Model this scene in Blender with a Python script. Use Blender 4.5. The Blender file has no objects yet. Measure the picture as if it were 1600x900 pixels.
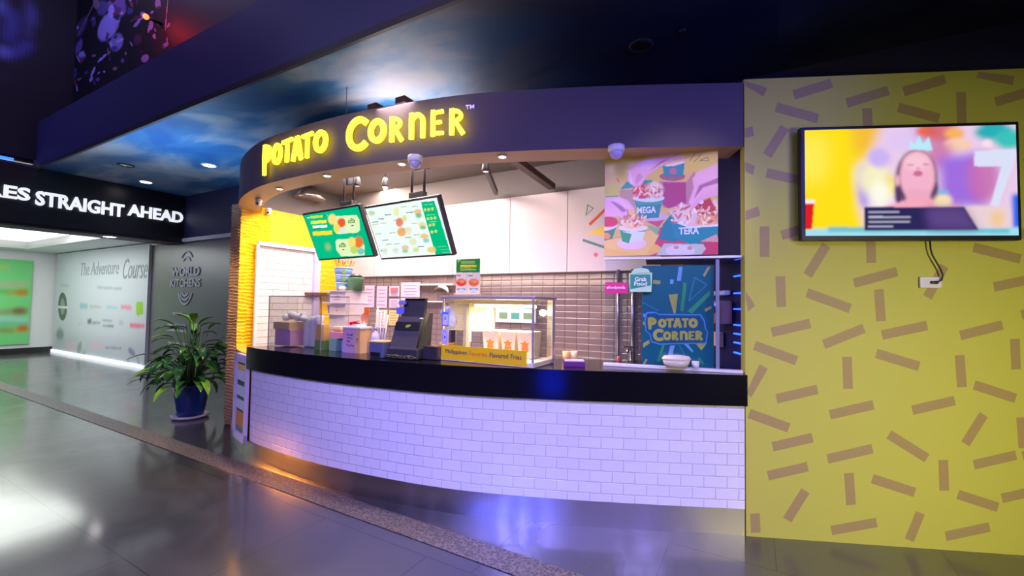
import bpy, bmesh, math, random
import numpy as np
from mathutils import Vector, Matrix, noise
random.seed(7)
SC = bpy.context.scene
COL = SC.collection

# ------------------------------------------------------------------ camera
F = 680.0; EYE = 1.5
PIT = math.atan(24.5 / F); ROL = .015
_f = Vector((0, math.cos(PIT), math.sin(PIT))); _r = Vector((1, 0, 0)); _u = Vector((0, -math.sin(PIT), math.cos(PIT)))
R2 = _r * math.cos(ROL) + _u * math.sin(ROL); U2 = -_r * math.sin(ROL) + _u * math.cos(ROL)
cd = bpy.data.cameras.new('camera'); cam = bpy.data.objects.new('camera', cd); COL.objects.link(cam)
cd.sensor_width = 36; cd.lens = 36 * F / 1600; cd.clip_start = .05; cd.clip_end = 200
mw = Matrix.Identity(4)
for i in range(3):
    mw[i][0] = R2[i]; mw[i][1] = U2[i]; mw[i][2] = -_f[i]
mw[2][3] = EYE
cam.matrix_world = mw
SC.camera = cam

# ------------------------------------------------------------------ world, exposure
w = bpy.data.worlds.new('world'); SC.world = w; w.use_nodes = True
w.node_tree.nodes['Background'].inputs[0].default_value = (.10, .09, .30, 1)
w.node_tree.nodes['Background'].inputs[1].default_value = .12
vs = SC.view_settings
vs.view_transform = 'Standard'; vs.look = 'None'; vs.exposure = 0; vs.gamma = 1; vs.use_curve_mapping = False

# ------------------------------------------------------------------ frames
AYAW = math.radians(29.15)
A = Vector((math.cos(AYAW), -math.sin(AYAW), 0)); N = Vector((math.sin(AYAW), math.cos(AYAW), 0))
O = Vector((-7.845, 9.418, 0))
Z = Vector((0, 0, 1))
def K(s, t, z=0):            # s along the long back wall, t out of it towards the hall
    return O + A * s - N * t + Z * z
def ray(x, y):
    return _f + R2 * ((x - 800) / F) - U2 * ((y - 450) / F)
def onz(x, y, z):
    d = ray(x, y); c = Vector((0, 0, EYE)); return c + d * ((z - EYE) / d.z)
def onpl(x, y, P0, n):
    d = ray(x, y); c = Vector((0, 0, EYE)); return c + d * ((P0 - c).dot(n) / d.dot(n))

# ------------------------------------------------------------------ lights
def aim(o, to):
    o.rotation_euler = (Vector(to) - o.location).to_track_quat('-Z', 'Y').to_euler()
def area(name, loc, to, size, power, color, sy=None, spread=None):
    l = bpy.data.lights.new(name, 'AREA'); l.energy = power; l.color = color; l.size = size
    if sy: l.shape = 'RECTANGLE'; l.size_y = sy
    if spread: l.spread = math.radians(spread)
    o = bpy.data.objects.new(name, l); COL.objects.link(o); o.location = loc; aim(o, to); return o
def spot(name, loc, to, power, color, angle=60, blend=.6, rad=.04):
    l = bpy.data.lights.new(name, 'SPOT'); l.energy = power; l.color = color
    l.spot_size = math.radians(angle); l.spot_blend = blend; l.shadow_soft_size = rad
    o = bpy.data.objects.new(name, l); COL.objects.link(o); o.location = loc; aim(o, to); return o
def point(name, loc, power, color, rad=.05):
    l = bpy.data.lights.new(name, 'POINT'); l.energy = power; l.color = color; l.shadow_soft_size = rad
    o = bpy.data.objects.new(name, l); COL.objects.link(o); o.location = loc; return o
# unseen hall lights out of frame: inferred floods plus added fills and tints
area('violet_flood', (-1.6, -2.4, 3.6), (-.5, 3.3, .3), 1.2, 50, (.40, .34, 1.0), spread=60)
area('yellow_wall_fill', (3.0, -.2, 1.5), (2.5, 2.8, .2), .6, 30, (1.0, .90, .50), spread=120)  # low fill added to brighten the foot of the yellow wall
area('hall_fill', (-5.0, -1.0, 5.5), (-4, 6, 2.0), 2.0, 105, (.50, .40, 1.0))
spot('blue_flood_fascia', (2.4, .2, 3.0), (1.2, 2.95, 2.85), 190, (.05, .04, 1.0), 56, .9, .2)
spot('warm_fascia_fill', (-3.6, .6, 3.2), (-2.0, 3.8, 2.85), 26, (1.0, .78, .62), 40, .9, .2)  # added to warm the left fascia, no such fixture
spot('cool_wall_top', (2.2, -.5, 4.0), (2.6, 2.8, 2.7), 22, (.55, .65, 1.0), 50, .9, .2)  # added cool fill for the top of the yellow wall
spot('teal_bulkhead_lamp', K(7.6, 4.0, 3.2), K(8.6, 2.1, 4.1), 16, (.05, .75, .6), 50, .9, .2)
spot('orange_kick_fill', (-5.9, 3.7, 1.4), (-2.15, 3.75, .0), 600, (1.0, .34, .05), 13, .8, .2)  # unseen spot added to put an orange reflection in the kick
spot('blue_kick_fill', (-1.19, -.45, 1.6), (-.05, 2.75, .0), 800, (.0, .05, 1.0), 15, .9, .25)  # unseen spot added to put a blue reflection in the kick
spot('blue_worktop_fill', (-.2, .3, .5), (.22, 3.0, .95), 22, (.0, .02, 1.0), 16, .9, .2)  # added near the floor for a blue highlight on the worktop edge
spot('poster_fill', (1.3, .9, 3.4), (1.1, 3.1, 2.1), 85, (1.0, .93, .84), 27, .6, .1)  # unseen spot added to brighten the food poster
area('violet_flood_right', (1.5, -2.4, 3.4), (1.1, 3.0, .3), .8, 15, (.34, .28, 1.0), spread=50)
area('collage_wash', K(3.6, 2.5, 7.2), K(3.6, 1.75, 5.0), 1.2, 45, (.55, .45, 1.0))
area('collage_side_wash', K(3.0, 5.0, 5.2), K(1.3, 3.5, 5.2), .6, 25, (.35, .35, 1.0))
# inside the kiosk, then added fills for the pier end and mural
area('kiosk_ceiling_light', K(8.0, 1.0, 3.04), K(8.1, .85, 0), 3.0, 135, (1.0, .80, .70), .7)
area('kiosk_wall_wash', K(8.3, 1.35, 2.95), K(8.3, 0, 2.1), 3.4, 26, (1.0, .84, .88), .25)
area('kiosk_task_light', K(9.0, .9, 1.82), K(9.1, 0, 1.1), 2.2, 9, (1.0, .72, .55), .12)
spot('pier_spot', K(6.03, 1.1, 3.0) + A * 1.0, K(6.03, 1.05, 1.6), 62, (1.0, .82, .55), 85, .8, .06)
spot('pier_end_fill', K(5.6, 2.9, 2.9), K(5.93, 1.45, 1.4), 120, (1.0, .66, .36), 34, .9, .08)  # added in front to warm the brown pier end
area('mural_roof_fill', (-.9, 4.3, 3.16), (-.6, 3.9, 5), 1.1, 20, (1.0, .90, .92), spread=165)  # hidden light added to brighten the mural
spot('mural_wash', (-1.5, 1.0, 2.0), (-.95, 3.3, 3.6), 150, (1.0, .84, .76), 56, 1, .3)  # added spot lighting the mural from below
area('mural_blue_fill', (-4.6, 5.6, 2.3), (-4.4, 5.6, 5), .8, 34, (.40, .66, 1.0), spread=165)  # added to brighten the blue end of the mural
# corridor
area('corridor_light', K(-2.0, 2.2, 2.86), K(-2.0, 2.2, 0), 4.5, 90, (.93, 1.0, .95), 2.2)
area('hoarding_wash', K(-2.6, 2.6, 2.6), K(-2.6, 0, 1.3), 4.5, 24, (.95, .97, 1.0), .4)
spot('plant_fill', K(4.5, 2.0, 3.5), K(4.3, 1.5, .7), 120, (.95, 1.0, .92), 44, .8, .1)  # fill added to brighten the leaves

# ------------------------------------------------------------------ materials
MATS = {}
def nt(m): return m.node_tree.nodes, m.node_tree.links
def mat(name, col, rough=.5, metal=0., emit=None, es=1., spec=.5, coat=0.):
    if name in MATS: return MATS[name]
    m = bpy.data.materials.new(name); m.use_nodes = True; n, l = nt(m); b = n['Principled BSDF']
    b.inputs['Base Color'].default_value = (*col, 1); b.inputs['Roughness'].default_value = rough
    b.inputs['Metallic'].default_value = metal; b.inputs['Specular IOR Level'].default_value = spec
    b.inputs['Coat Weight'].default_value = coat
    # slight procedural variation in the surface
    tc = n.new('ShaderNodeTexCoord'); no = n.new('ShaderNodeTexNoise'); no.inputs['Scale'].default_value = 35
    bp = n.new('ShaderNodeBump'); bp.inputs['Strength'].default_value = .04; bp.inputs['Distance'].default_value = .002
    l.new(tc.outputs['Object'], no.inputs['Vector']); l.new(no.outputs['Fac'], bp.inputs['Height']); l.new(bp.outputs['Normal'], b.inputs['Normal'])
    if emit:
        b.inputs['Emission Color'].default_value = (*emit, 1); b.inputs['Emission Strength'].default_value = es
    MATS[name] = m; return m
def srgb(r, g, b):
    f = lambda c: (c / 255 / 12.92) if c <= 10 else ((c / 255 + .055) / 1.055) ** 2.4
    return (f(r), f(g), f(b))
def hexm(r, g, b, rough=.5, **k): return mat('paint_%d_%d_%d' % (r, g, b), srgb(r, g, b), rough, **k)
def node_mat(name, fn):
    m = bpy.data.materials.new(name); m.use_nodes = True; n, l = nt(m); fn(n, l, n['Principled BSDF']); MATS[name] = m; return m
def ramp(n, stops):
    r = n.new('ShaderNodeValToRGB'); e = r.color_ramp.elements
    while len(e) < len(stops): e.new(.5)
    for i, (p, c) in enumerate(stops): e[i].position = p; e[i].color = (*c, 1)
    return r

def _floor(n, l, b):
    tc = n.new('ShaderNodeTexCoord'); mp = n.new('ShaderNodeMapping'); mp.inputs['Rotation'].default_value = (0, 0, AYAW)
    l.new(tc.outputs['Object'], mp.inputs['Vector'])
    br = n.new('ShaderNodeTexBrick'); br.inputs['Scale'].default_value = 1; br.inputs['Brick Width'].default_value = .9
    br.inputs['Row Height'].default_value = .9; br.inputs['Mortar Size'].default_value = .004; br.offset = .35
    br.inputs['Color1'].default_value = (.040, .042, .048, 1); br.inputs['Color2'].default_value = (.062, .063, .066, 1); br.inputs['Mortar'].default_value = (.008, .008, .009, 1)
    l.new(mp.outputs[0], br.inputs['Vector'])
    no = n.new('ShaderNodeTexNoise'); no.inputs['Scale'].default_value = 1.6; no.inputs['Detail'].default_value = 9; no.inputs['Distortion'].default_value = 1.2
    l.new(mp.outputs[0], no.inputs['Vector'])
    mx = n.new('ShaderNodeMix'); mx.data_type = 'RGBA'; mx.blend_type = 'MULTIPLY'; mx.inputs[0].default_value = .6
    rp = ramp(n, [(.3, (.55, .55, .55)), (.7, (1.6, 1.55, 1.5))]); l.new(no.outputs['Fac'], rp.inputs[0])
    l.new(br.outputs['Color'], mx.inputs[6]); l.new(rp.outputs[0], mx.inputs[7]); l.new(mx.outputs[2], b.inputs['Base Color'])
    r2 = ramp(n, [(.3, (.26,) * 3), (.75, (.42,) * 3)]); l.new(no.outputs['Fac'], r2.inputs[0]); l.new(r2.outputs[0], b.inputs['Roughness'])
    bp = n.new('ShaderNodeBump'); bp.inputs['Strength'].default_value = .25; bp.inputs['Distance'].default_value = .004
    ad = n.new('ShaderNodeMath'); ad.operation = 'SUBTRACT'; l.new(no.outputs['Fac'], ad.inputs[0]); l.new(br.outputs['Fac'], ad.inputs[1])
    l.new(ad.outputs[0], bp.inputs['Height']); l.new(bp.outputs[0], b.inputs['Normal'])
    b.inputs['Specular IOR Level'].default_value = .6; b.inputs['Coat Weight'].default_value = .8; b.inputs['Coat Roughness'].default_value = .11; b.inputs['Coat IOR'].default_value = 1.7
M_FLOOR = node_mat('polished_slate', _floor)
def _granite(n, l, b):
    tc = n.new('ShaderNodeTexCoord'); no = n.new('ShaderNodeTexNoise'); no.inputs['Scale'].default_value = 110; no.inputs['Detail'].default_value = 6
    l.new(tc.outputs['Object'], no.inputs['Vector']); vo = n.new('ShaderNodeTexVoronoi'); vo.inputs['Scale'].default_value = 60; l.new(tc.outputs['Object'], vo.inputs['Vector'])
    ad = n.new('ShaderNodeMath'); ad.operation = 'MULTIPLY'; l.new(no.outputs['Fac'], ad.inputs[0]); l.new(vo.outputs['Distance'], ad.inputs[1])
    rp = ramp(n, [(.06, (.045, .04, .038)), (.2, (.12, .10, .09)), (.42, (.24, .20, .175))]); l.new(ad.outputs[0], rp.inputs[0]); l.new(rp.outputs[0], b.inputs['Base Color'])
    b.inputs['Roughness'].default_value = .45
    bp = n.new('ShaderNodeBump'); bp.inputs['Strength'].default_value = .5; bp.inputs['Distance'].default_value = .003; l.new(ad.outputs[0], bp.inputs['Height']); l.new(bp.outputs[0], b.inputs['Normal'])
M_GRANITE = node_mat('flamed_granite', _granite)
def brick(name, c1, c2, mo, bw, rh, ms, off, rough, bump=.6, spec=.5, metal=0, noise_c=0):
    def fn(n, l, b):
        tc = n.new('ShaderNodeTexCoord'); br = n.new('ShaderNodeTexBrick'); br.offset = off
        for k, v in (('Scale', 1), ('Brick Width', bw), ('Row Height', rh), ('Mortar Size', ms), ('Mortar Smooth', .9)): br.inputs[k].default_value = v
        br.inputs['Color1'].default_value = (*c1, 1); br.inputs['Color2'].default_value = (*c2, 1); br.inputs['Mortar'].default_value = (*mo, 1)
        l.new(tc.outputs['UV'], br.inputs['Vector']); l.new(br.outputs['Color'], b.inputs['Base Color'])
        b.inputs['Roughness'].default_value = rough; b.inputs['Specular IOR Level'].default_value = spec; b.inputs['Metallic'].default_value = metal
        br2 = n.new('ShaderNodeTexBrick'); br2.offset = off
        for k, v in (('Scale', 1), ('Brick Width', bw), ('Row Height', rh), ('Mortar Size', ms * 2.4), ('Mortar Smooth', 1)): br2.inputs[k].default_value = v
        l.new(tc.outputs['UV'], br2.inputs['Vector'])
        bp = n.new('ShaderNodeBump'); bp.invert = True; bp.inputs['Strength'].default_value = bump; bp.inputs['Distance'].default_value = .004
        l.new(br2.outputs['Fac'], bp.inputs['Height'])
        no = n.new('ShaderNodeTexNoise'); no.inputs['Scale'].default_value = 9; l.new(tc.outputs['UV'], no.inputs['Vector'])
        b2 = n.new('ShaderNodeBump'); b2.inputs['Strength'].default_value = .12; b2.inputs['Distance'].default_value = .01
        l.new(no.outputs['Fac'], b2.inputs['Height']); l.new(bp.outputs[0], b2.inputs['Normal']); l.new(b2.outputs[0], b.inputs['Normal'])
    return node_mat(name, fn)
M_TILE = brick('white_glazed_subway_tile', (.80, .79, .84), (.76, .75, .82), (.50, .46, .58), .15, .075, .0022, .5, .12, .7)
M_BACKTILE = brick('taupe_glazed_tile', (.25, .18, .175), (.21, .155, .16), (.06, .045, .055), .135, .068, .004, 0, .16, .8, .9)
M_WHITEBRICK = brick('white_painted_brick', (.82, .74, .73), (.78, .70, .70), (.10, .06, .10), .42, .085, .004, .5, .5, .5)
def _ceil(n, l, b):
    ge = n.new('ShaderNodeNewGeometry'); mp = n.new('ShaderNodeMapping'); mp.vector_type = 'TEXTURE'; mp.inputs['Location'].default_value = O; mp.inputs['Rotation'].default_value = (0, 0, -AYAW)
    l.new(ge.outputs['Position'], mp.inputs[0]); m2 = n.new('ShaderNodeMapping'); m2.inputs['Scale'].default_value = (.45, .9, 1); l.new(mp.outputs[0], m2.inputs[0])
    no = n.new('ShaderNodeTexNoise'); no.inputs['Scale'].default_value = 1.3; no.inputs['Detail'].default_value = 9; no.inputs['Distortion'].default_value = .5; l.new(m2.outputs[0], no.inputs['Vector'])
    rp = ramp(n, [(.36, (.018, .11, .32)), (.46, (.05, .18, .38)), (.55, (.32, .36, .45)), (.68, (.60, .54, .54))]); l.new(no.outputs['Fac'], rp.inputs[0])
    nr = ramp(n, [(.35, (.012, .018, .06)), (.7, (.03, .042, .10))]); l.new(no.outputs['Fac'], nr.inputs[0])
    # light falloff painted in: clouds darken to night blue towards the yellow wall, raggedly
    sx = n.new('ShaderNodeSeparateXYZ'); l.new(mp.outputs[0], sx.inputs[0]); ad = n.new('ShaderNodeMath'); ad.operation = 'MULTIPLY_ADD'; ad.inputs[1].default_value = 3.0; l.new(no.outputs['Fac'], ad.inputs[0]); l.new(sx.outputs[0], ad.inputs[2])
    mr = n.new('ShaderNodeMapRange'); mr.inputs[1].default_value = 9.6; mr.inputs[2].default_value = 11.6; l.new(ad.outputs[0], mr.inputs[0])
    mx = n.new('ShaderNodeMix'); mx.data_type = 'RGBA'; l.new(mr.outputs[0], mx.inputs[0]); l.new(rp.outputs[0], mx.inputs[6]); l.new(nr.outputs[0], mx.inputs[7]); l.new(mx.outputs[2], b.inputs['Base Color'])
    b.inputs['Roughness'].default_value = .45
M_SKYMURAL = node_mat('painted_sky_mural', _ceil)
def _steel(n, l, b):
    tc = n.new('ShaderNodeTexCoord'); no = n.new('ShaderNodeTexNoise'); no.inputs['Scale'].default_value = 3; no.inputs['Detail'].default_value = 4
    mp = n.new('ShaderNodeMapping'); mp.inputs['Scale'].default_value = (2.2, .6, 1); l.new(tc.outputs['UV'], mp.inputs[0]); l.new(mp.outputs[0], no.inputs['Vector'])
    b.inputs['Base Color'].default_value = (.42, .40, .39, 1); b.inputs['Metallic'].default_value = 1
    rp = ramp(n, [(.35, (.32,) * 3), (.65, (.44,) * 3)]); l.new(no.outputs['Fac'], rp.inputs[0]); l.new(rp.outputs[0], b.inputs['Roughness'])
    bp = n.new('ShaderNodeBump'); bp.inputs['Strength'].default_value = .12; bp.inputs['Distance'].default_value = .01; l.new(no.outputs['Fac'], bp.inputs['Height']); l.new(bp.outputs[0], b.inputs['Normal'])
M_STEEL = node_mat('brushed_steel', _steel)
def glass(name, tint, g=.09, rough=.02):
    m = bpy.data.materials.new(name); m.use_nodes = True; n, l = nt(m); n.remove(n['Principled BSDF'])
    tr = n.new('ShaderNodeBsdfTransparent'); tr.inputs[0].default_value = (*tint, 1); gl = n.new('ShaderNodeBsdfGlossy'); gl.inputs['Roughness'].default_value = rough
    fr = n.new('ShaderNodeFresnel'); fr.inputs[0].default_value = 1.45; ad = n.new('ShaderNodeMath'); ad.operation = 'MULTIPLY_ADD'; ad.inputs[1].default_value = .5; ad.inputs[2].default_value = g
    mx = n.new('ShaderNodeMixShader'); l.new(fr.outputs[0], ad.inputs[0]); l.new(ad.outputs[0], mx.inputs[0]); l.new(tr.outputs[0], mx.inputs[1]); l.new(gl.outputs[0], mx.inputs[2])
    l.new(mx.outputs[0], n['Material Output'].inputs[0]); MATS[name] = m; return m
M_GLASS = glass('clear_glass', (.96, .98, .98), .02)
M_GLASS2 = glass('partition_glass', (.90, .95, 1.0), .03)
def colattr(name, rough=.4, emit=0., base=1.):
    m = bpy.data.materials.new(name); m.use_nodes = True; n, l = nt(m); b = n['Principled BSDF']; b.inputs['Specular IOR Level'].default_value = .12 if emit else .4
    at = n.new('ShaderNodeAttribute'); at.attribute_name = 'print'; l.new(at.outputs['Color'], b.inputs['Base Color']); b.inputs['Roughness'].default_value = rough
    if emit:
        b.inputs['Base Color'].default_value = (0, 0, 0, 1)
        for k in list(b.inputs['Base Color'].links): l.remove(k)
        l.new(at.outputs['Color'], b.inputs['Emission Color']); b.inputs['Emission Strength'].default_value = emit
    MATS[name] = m; return m
M_PRINT = colattr('printed_picture', .35)
M_PRINTMAT = colattr('printed_mural', .6)
M_SCREEN = colattr('lit_screen_picture', .15, 1.0)
M_MENU = colattr('lit_menu_picture', .2, 1.05)

M_NAVY = mat('navy_paint', (.035, .032, .12), .55)
M_FASCIA = mat('dark_grey_fascia_paint', (.11, .09, .115), .85, spec=.2)
M_SOFFIT = mat('tan_soffit_board', (.50, .30, .19), .5)
M_BLACK = mat('black_plastic', (.012, .012, .014), .35)
M_DARK = mat('charcoal_metal', (.035, .033, .04), .45)
M_BLACKWALL = mat('black_panel', (.16, .155, .16), .35)
M_DKPAINT = mat('dark_grey_paint', (.06, .05, .055), .6)
M_KCEIL = mat('grey_ceiling_paint', (.17, .15, .14), .7)
M_WHITE = mat('white_plastic', (.82, .80, .84), .3)
M_WPAINT = mat('white_paint', (.78, .80, .80), .5)
M_HEADER = mat('white_laminate_panel', (.70, .61, .64), .35)
M_YWALL = mat('yellow_wall_paint', (.56, .55, .075), .55)
M_TAN = mat('tan_confetti_paint', (.40, .29, .10), .55)
M_YELLOW = mat('yellow_stone_paint', (1.0, .62, .01), .45)
M_YELLOW2 = mat('smooth_yellow_paint', (.95, .52, .01), .5)
M_BROWN = mat('brown_split_stone', (.52, .33, .16), .8)
M_TOP = mat('black_worktop', (.006, .006, .008), .16, spec=.35)
M_SIGN = mat('lit_yellow_letter', (.9, .8, .05), .4, emit=(1, .80, .015), es=5.5)
M_LETTERW = mat('lit_white_letter', (.9, .9, .9), .4, emit=(.86, .90, 1), es=.9)
M_CREAM = mat('cream_board', (.85, .74, .55), .5)
M_CHROME = mat('chrome', (.7, .7, .72), .12, 1)
M_LAMPW = mat('lit_lamp_warm', (1, .8, .5), .4, emit=(1, .72, .42), es=14)
M_LAMPC = mat('lit_lamp_cool', (1, 1, 1), .4, emit=(1, .93, .95), es=14)
M_TUBE = mat('lit_tube', (1, .9, .6), .4, emit=(1, .80, .50), es=9)
M_BLUELED = mat('blue_led', (.05, .1, 1), .4, emit=(.02, .12, 1), es=3)
M_REDLED = mat('red_led', (1, .05, .02), .4, emit=(1, .06, .02), es=9)
M_PANEL = mat('lit_ceiling_panel', (1, 1, 1), .4, emit=(.98, 1.0, .93), es=1.6)
M_RUBBER = mat('black_cable', (.02, .02, .02), .5)

# ------------------------------------------------------------------ mesh builder
class MB:
    def __init__(s): s.bm = bmesh.new(); s.uv = s.bm.loops.layers.uv.new('UVMap'); s.m = []
    def mi(s, m):
        if m not in s.m: s.m.append(m)
        return s.m.index(m)
    def face(s, pts, m, uvs=None, smooth=False):
        vs_ = [s.bm.verts.new(Vector(p)) for p in pts]
        try: f = s.bm.faces.new(vs_)
        except ValueError: return None
        f.material_index = s.mi(m); f.smooth = smooth
        if uvs:
            for lp, q in zip(f.loops, uvs): lp[s.uv].uv = q
        return f
    def prism(s, pts, d, m, side=None):      # pts polygon in world, extruded by vector d
        pts = [Vector(p) for p in pts]; d = Vector(d); side = side or m
        s.face(pts, m); s.face([p + d for p in reversed(pts)], side)
        k = len(pts)
        for i in range(k):
            j = (i + 1) % k; s.face([pts[j], pts[i], pts[i] + d, pts[j] + d], side)
    def box(s, c, sz, m, X=Vector((1, 0, 0)), Y=Vector((0, 1, 0)), bev=0):   # c = centre
        X = Vector(X).normalized(); Y = Vector(Y).normalized(); W = X.cross(Y)
        hx, hy, hz = sz[0] / 2, sz[1] / 2, sz[2] / 2; c = Vector(c)
        if bev <= 0:
            vs_ = {}
            for a in (-1, 1):
                for b in (-1, 1):
                    for e in (-1, 1): vs_[a, b, e] = s.bm.verts.new(c + X * a * hx + Y * b * hy + W * e * hz)
            fs = [[(-1,-1,-1),(-1,1,-1),(1,1,-1),(1,-1,-1)], [(-1,-1,1),(1,-1,1),(1,1,1),(-1,1,1)], [(-1,-1,-1),(1,-1,-1),(1,-1,1),(-1,-1,1)],
                  [(1,1,-1),(-1,1,-1),(-1,1,1),(1,1,1)], [(-1,1,-1),(-1,-1,-1),(-1,-1,1),(-1,1,1)], [(1,-1,-1),(1,1,-1),(1,1,1),(1,-1,1)]]
            for f in fs:
                q = s.bm.faces.new([vs_[k] for k in f]); q.material_index = s.mi(m)
        else:
            b = min(bev, hx * .9, hy * .9, hz * .9)
            t = bmesh.new(); bmesh.ops.create_cube(t, size=1)
            for v in t.verts: v.co = Vector((v.co.x * hx * 2, v.co.y * hy * 2, v.co.z * hz * 2))
            bmesh.ops.bevel(t, geom=t.edges[:] + t.verts[:], offset=b, segments=2, affect='EDGES', profile=.6)
            mp = {v: s.bm.verts.new(c + X * v.co.x + Y * v.co.y + W * v.co.z) for v in t.verts}
            for f in t.faces:
                q = s.bm.faces.new([mp[v] for v in f.verts]); q.material_index = s.mi(m)
            t.free()
    def tube(s, pts, r, m, seg=10, cap=True):
        pts = [Vector(p) for p in pts]; rs = r if isinstance(r, (list, tuple)) else [r] * len(pts)
        rings = []; ref = None
        for i, p in enumerate(pts):
            d = (pts[min(i + 1, len(pts) - 1)] - pts[max(i - 1, 0)]).normalized()
            if ref is None: ref = Vector((0, 0, 1)) if abs(d.z) < .9 else Vector((1, 0, 0))
            a = d.cross(ref).normalized(); b = d.cross(a).normalized(); ref = -b if False else ref
            rings.append([s.bm.verts.new(p + (a * math.cos(k * 2 * math.pi / seg) + b * math.sin(k * 2 * math.pi / seg)) * rs[i]) for k in range(seg)])
        for i in range(len(rings) - 1):
            for k in range(seg):
                f = s.bm.faces.new([rings[i][k], rings[i + 1][k], rings[i + 1][(k + 1) % seg], rings[i][(k + 1) % seg]]); f.material_index = s.mi(m); f.smooth = True
        if cap:
            for rg in (rings[0], rings[-1]):
                f = s.bm.faces.new(rg); f.material_index = s.mi(m)
    def lathe(s, c, prof, m, seg=24, axis=None, sx=1., sy=1.):      # prof (r, z)
        c = Vector(c); Zx = Vector(axis).normalized() if axis else Z
        a = Zx.cross(Vector((0, 1, 0)) if abs(Zx.y) < .9 else Vector((1, 0, 0))).normalized(); b = Zx.cross(a)
        rings = [[s.bm.verts.new(c + Zx * z + (a * math.cos(k * 2 * math.pi / seg) * sx + b * math.sin(k * 2 * math.pi / seg) * sy) * max(r, 1e-5)) for k in range(seg)] for r, z in prof]
        for i in range(len(rings) - 1):
            for k in range(seg):
                f = s.bm.faces.new([rings[i][k], rings[i][(k + 1) % seg], rings[i + 1][(k + 1) % seg], rings[i + 1][k]]); f.material_index = s.mi(m); f.smooth = True
        for rg in (rings[0], rings[-1]):
            f = s.bm.faces.new(rg); f.material_index = s.mi(m)
    def ball(s, c, r, m, sq=(1, 1, 1), seg=14):
        c = Vector(c); t = bmesh.new(); bmesh.ops.create_uvsphere(t, u_segments=seg, v_segments=max(6, seg // 2), radius=r)
        mp = {v: s.bm.verts.new(c + Vector((v.co.x * sq[0], v.co.y * sq[1], v.co.z * sq[2]))) for v in t.verts}
        for f in t.faces:
            q = s.bm.faces.new([mp[v] for v in f.verts]); q.material_index = s.mi(m); q.smooth = True
        t.free()
    def mesh(s, me, M, m):
        vs_ = [s.bm.verts.new(M @ v.co) for v in me.vertices]
        for p in me.polygons:
            try: f = s.bm.faces.new([vs_[i] for i in p.vertices]); f.material_index = s.mi(m)
            except ValueError: pass
    def build(s, name, parent=None, origin=None, weld=False):
        if weld:
            bmesh.ops.remove_doubles(s.bm, verts=s.bm.verts[:], dist=1e-5)
            for e_ in s.bm.edges:
                if len(e_.link_faces) == 2 and e_.calc_face_angle(0) > .6: e_.smooth = False
                elif len(e_.link_faces) != 2: e_.smooth = False
        bmesh.ops.recalc_face_normals(s.bm, faces=s.bm.faces[:])
        if parent is None and origin is None:
            lo = Vector([min(v.co[i] for v in s.bm.verts) for i in range(3)]); hi = Vector([max(v.co[i] for v in s.bm.verts) for i in range(3)])
            origin = Vector(((lo.x + hi.x) / 2, (lo.y + hi.y) / 2, lo.z))
        if parent is not None:
            T = wm(parent).inverted()
        else: T = Matrix.Translation(-Vector(origin))
        s.bm.transform(T)
        me = bpy.data.meshes.new(name); s.bm.to_mesh(me); s.bm.free()
        for m in s.m: me.materials.append(m)
        o = bpy.data.objects.new(name, me); COL.objects.link(o)
        if parent is not None: o.parent = parent
        else: o.location = origin
        return o
def wm(o):
    M = Matrix.LocRotScale(o.location, o.rotation_euler, o.scale)
    return wm(o.parent) @ M if o.parent else M
def tag(o, label, cat, group=None, kind=None):
    o['label'] = label; o['category'] = cat
    if group: o['group'] = group
    if kind: o['kind'] = kind
    return o
def thing(name, label, cat, loc, rotz=0., group=None):
    o = bpy.data.objects.new(name, None); COL.objects.link(o); o.empty_display_size = .1
    o.location = loc; o.rotation_euler = (0, 0, rotz); return tag(o, label, cat, group)
def struct(o): o['kind'] = 'structure'; return o
def dup(root, loc, label=None, rotz=None, group=None):
    r = root.copy(); COL.objects.link(r); r.location = loc
    if rotz is not None: r.rotation_euler = (0, 0, rotz)
    if label: r['label'] = label
    if group: r['group'] = group
    for ch in list(root.children):
        c = ch.copy(); COL.objects.link(c); c.parent = r
        for g in ch.children:
            d = g.copy(); COL.objects.link(d); d.parent = c
    return r
def text_me(body, bold=0., ext=0., shear=0.):
    cu = bpy.data.curves.new('lettering', 'FONT'); cu.body = body; cu.size = 1; cu.offset = bold; cu.extrude = ext; cu.shear = shear; cu.resolution_u = 3
    ob = bpy.data.objects.new('lettering', cu); me = bpy.data.meshes.new_from_object(ob)
    bpy.data.objects.remove(ob); bpy.data.curves.remove(cu); return me
def add_text(mb, body, P, X, Y, width, height, m, bold=0., depth=.0005, shear=0.):   # P = lower left corner, fitted into width x height
    me = text_me(body, bold, .01, shear)
    xs = [v.co.x for v in me.vertices]; ys = [v.co.y for v in me.vertices]
    x0, x1, y0, y1 = min(xs), max(xs), min(ys), max(ys)
    X = Vector(X).normalized(); Y = Vector(Y).normalized(); W = X.cross(Y)
    sx = width / (x1 - x0); sy = height / (y1 - y0); sz = depth / .02
    M = Matrix.Translation(Vector(P)) @ Matrix([[X[i] * sx, Y[i] * sy, W[i] * sz, 0] for i in range(3)] + [[0, 0, 0, 1]]) @ Matrix.Translation((-x0, -y0, .01))
    mb.mesh(me, M, m); bpy.data.meshes.remove(me)
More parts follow.
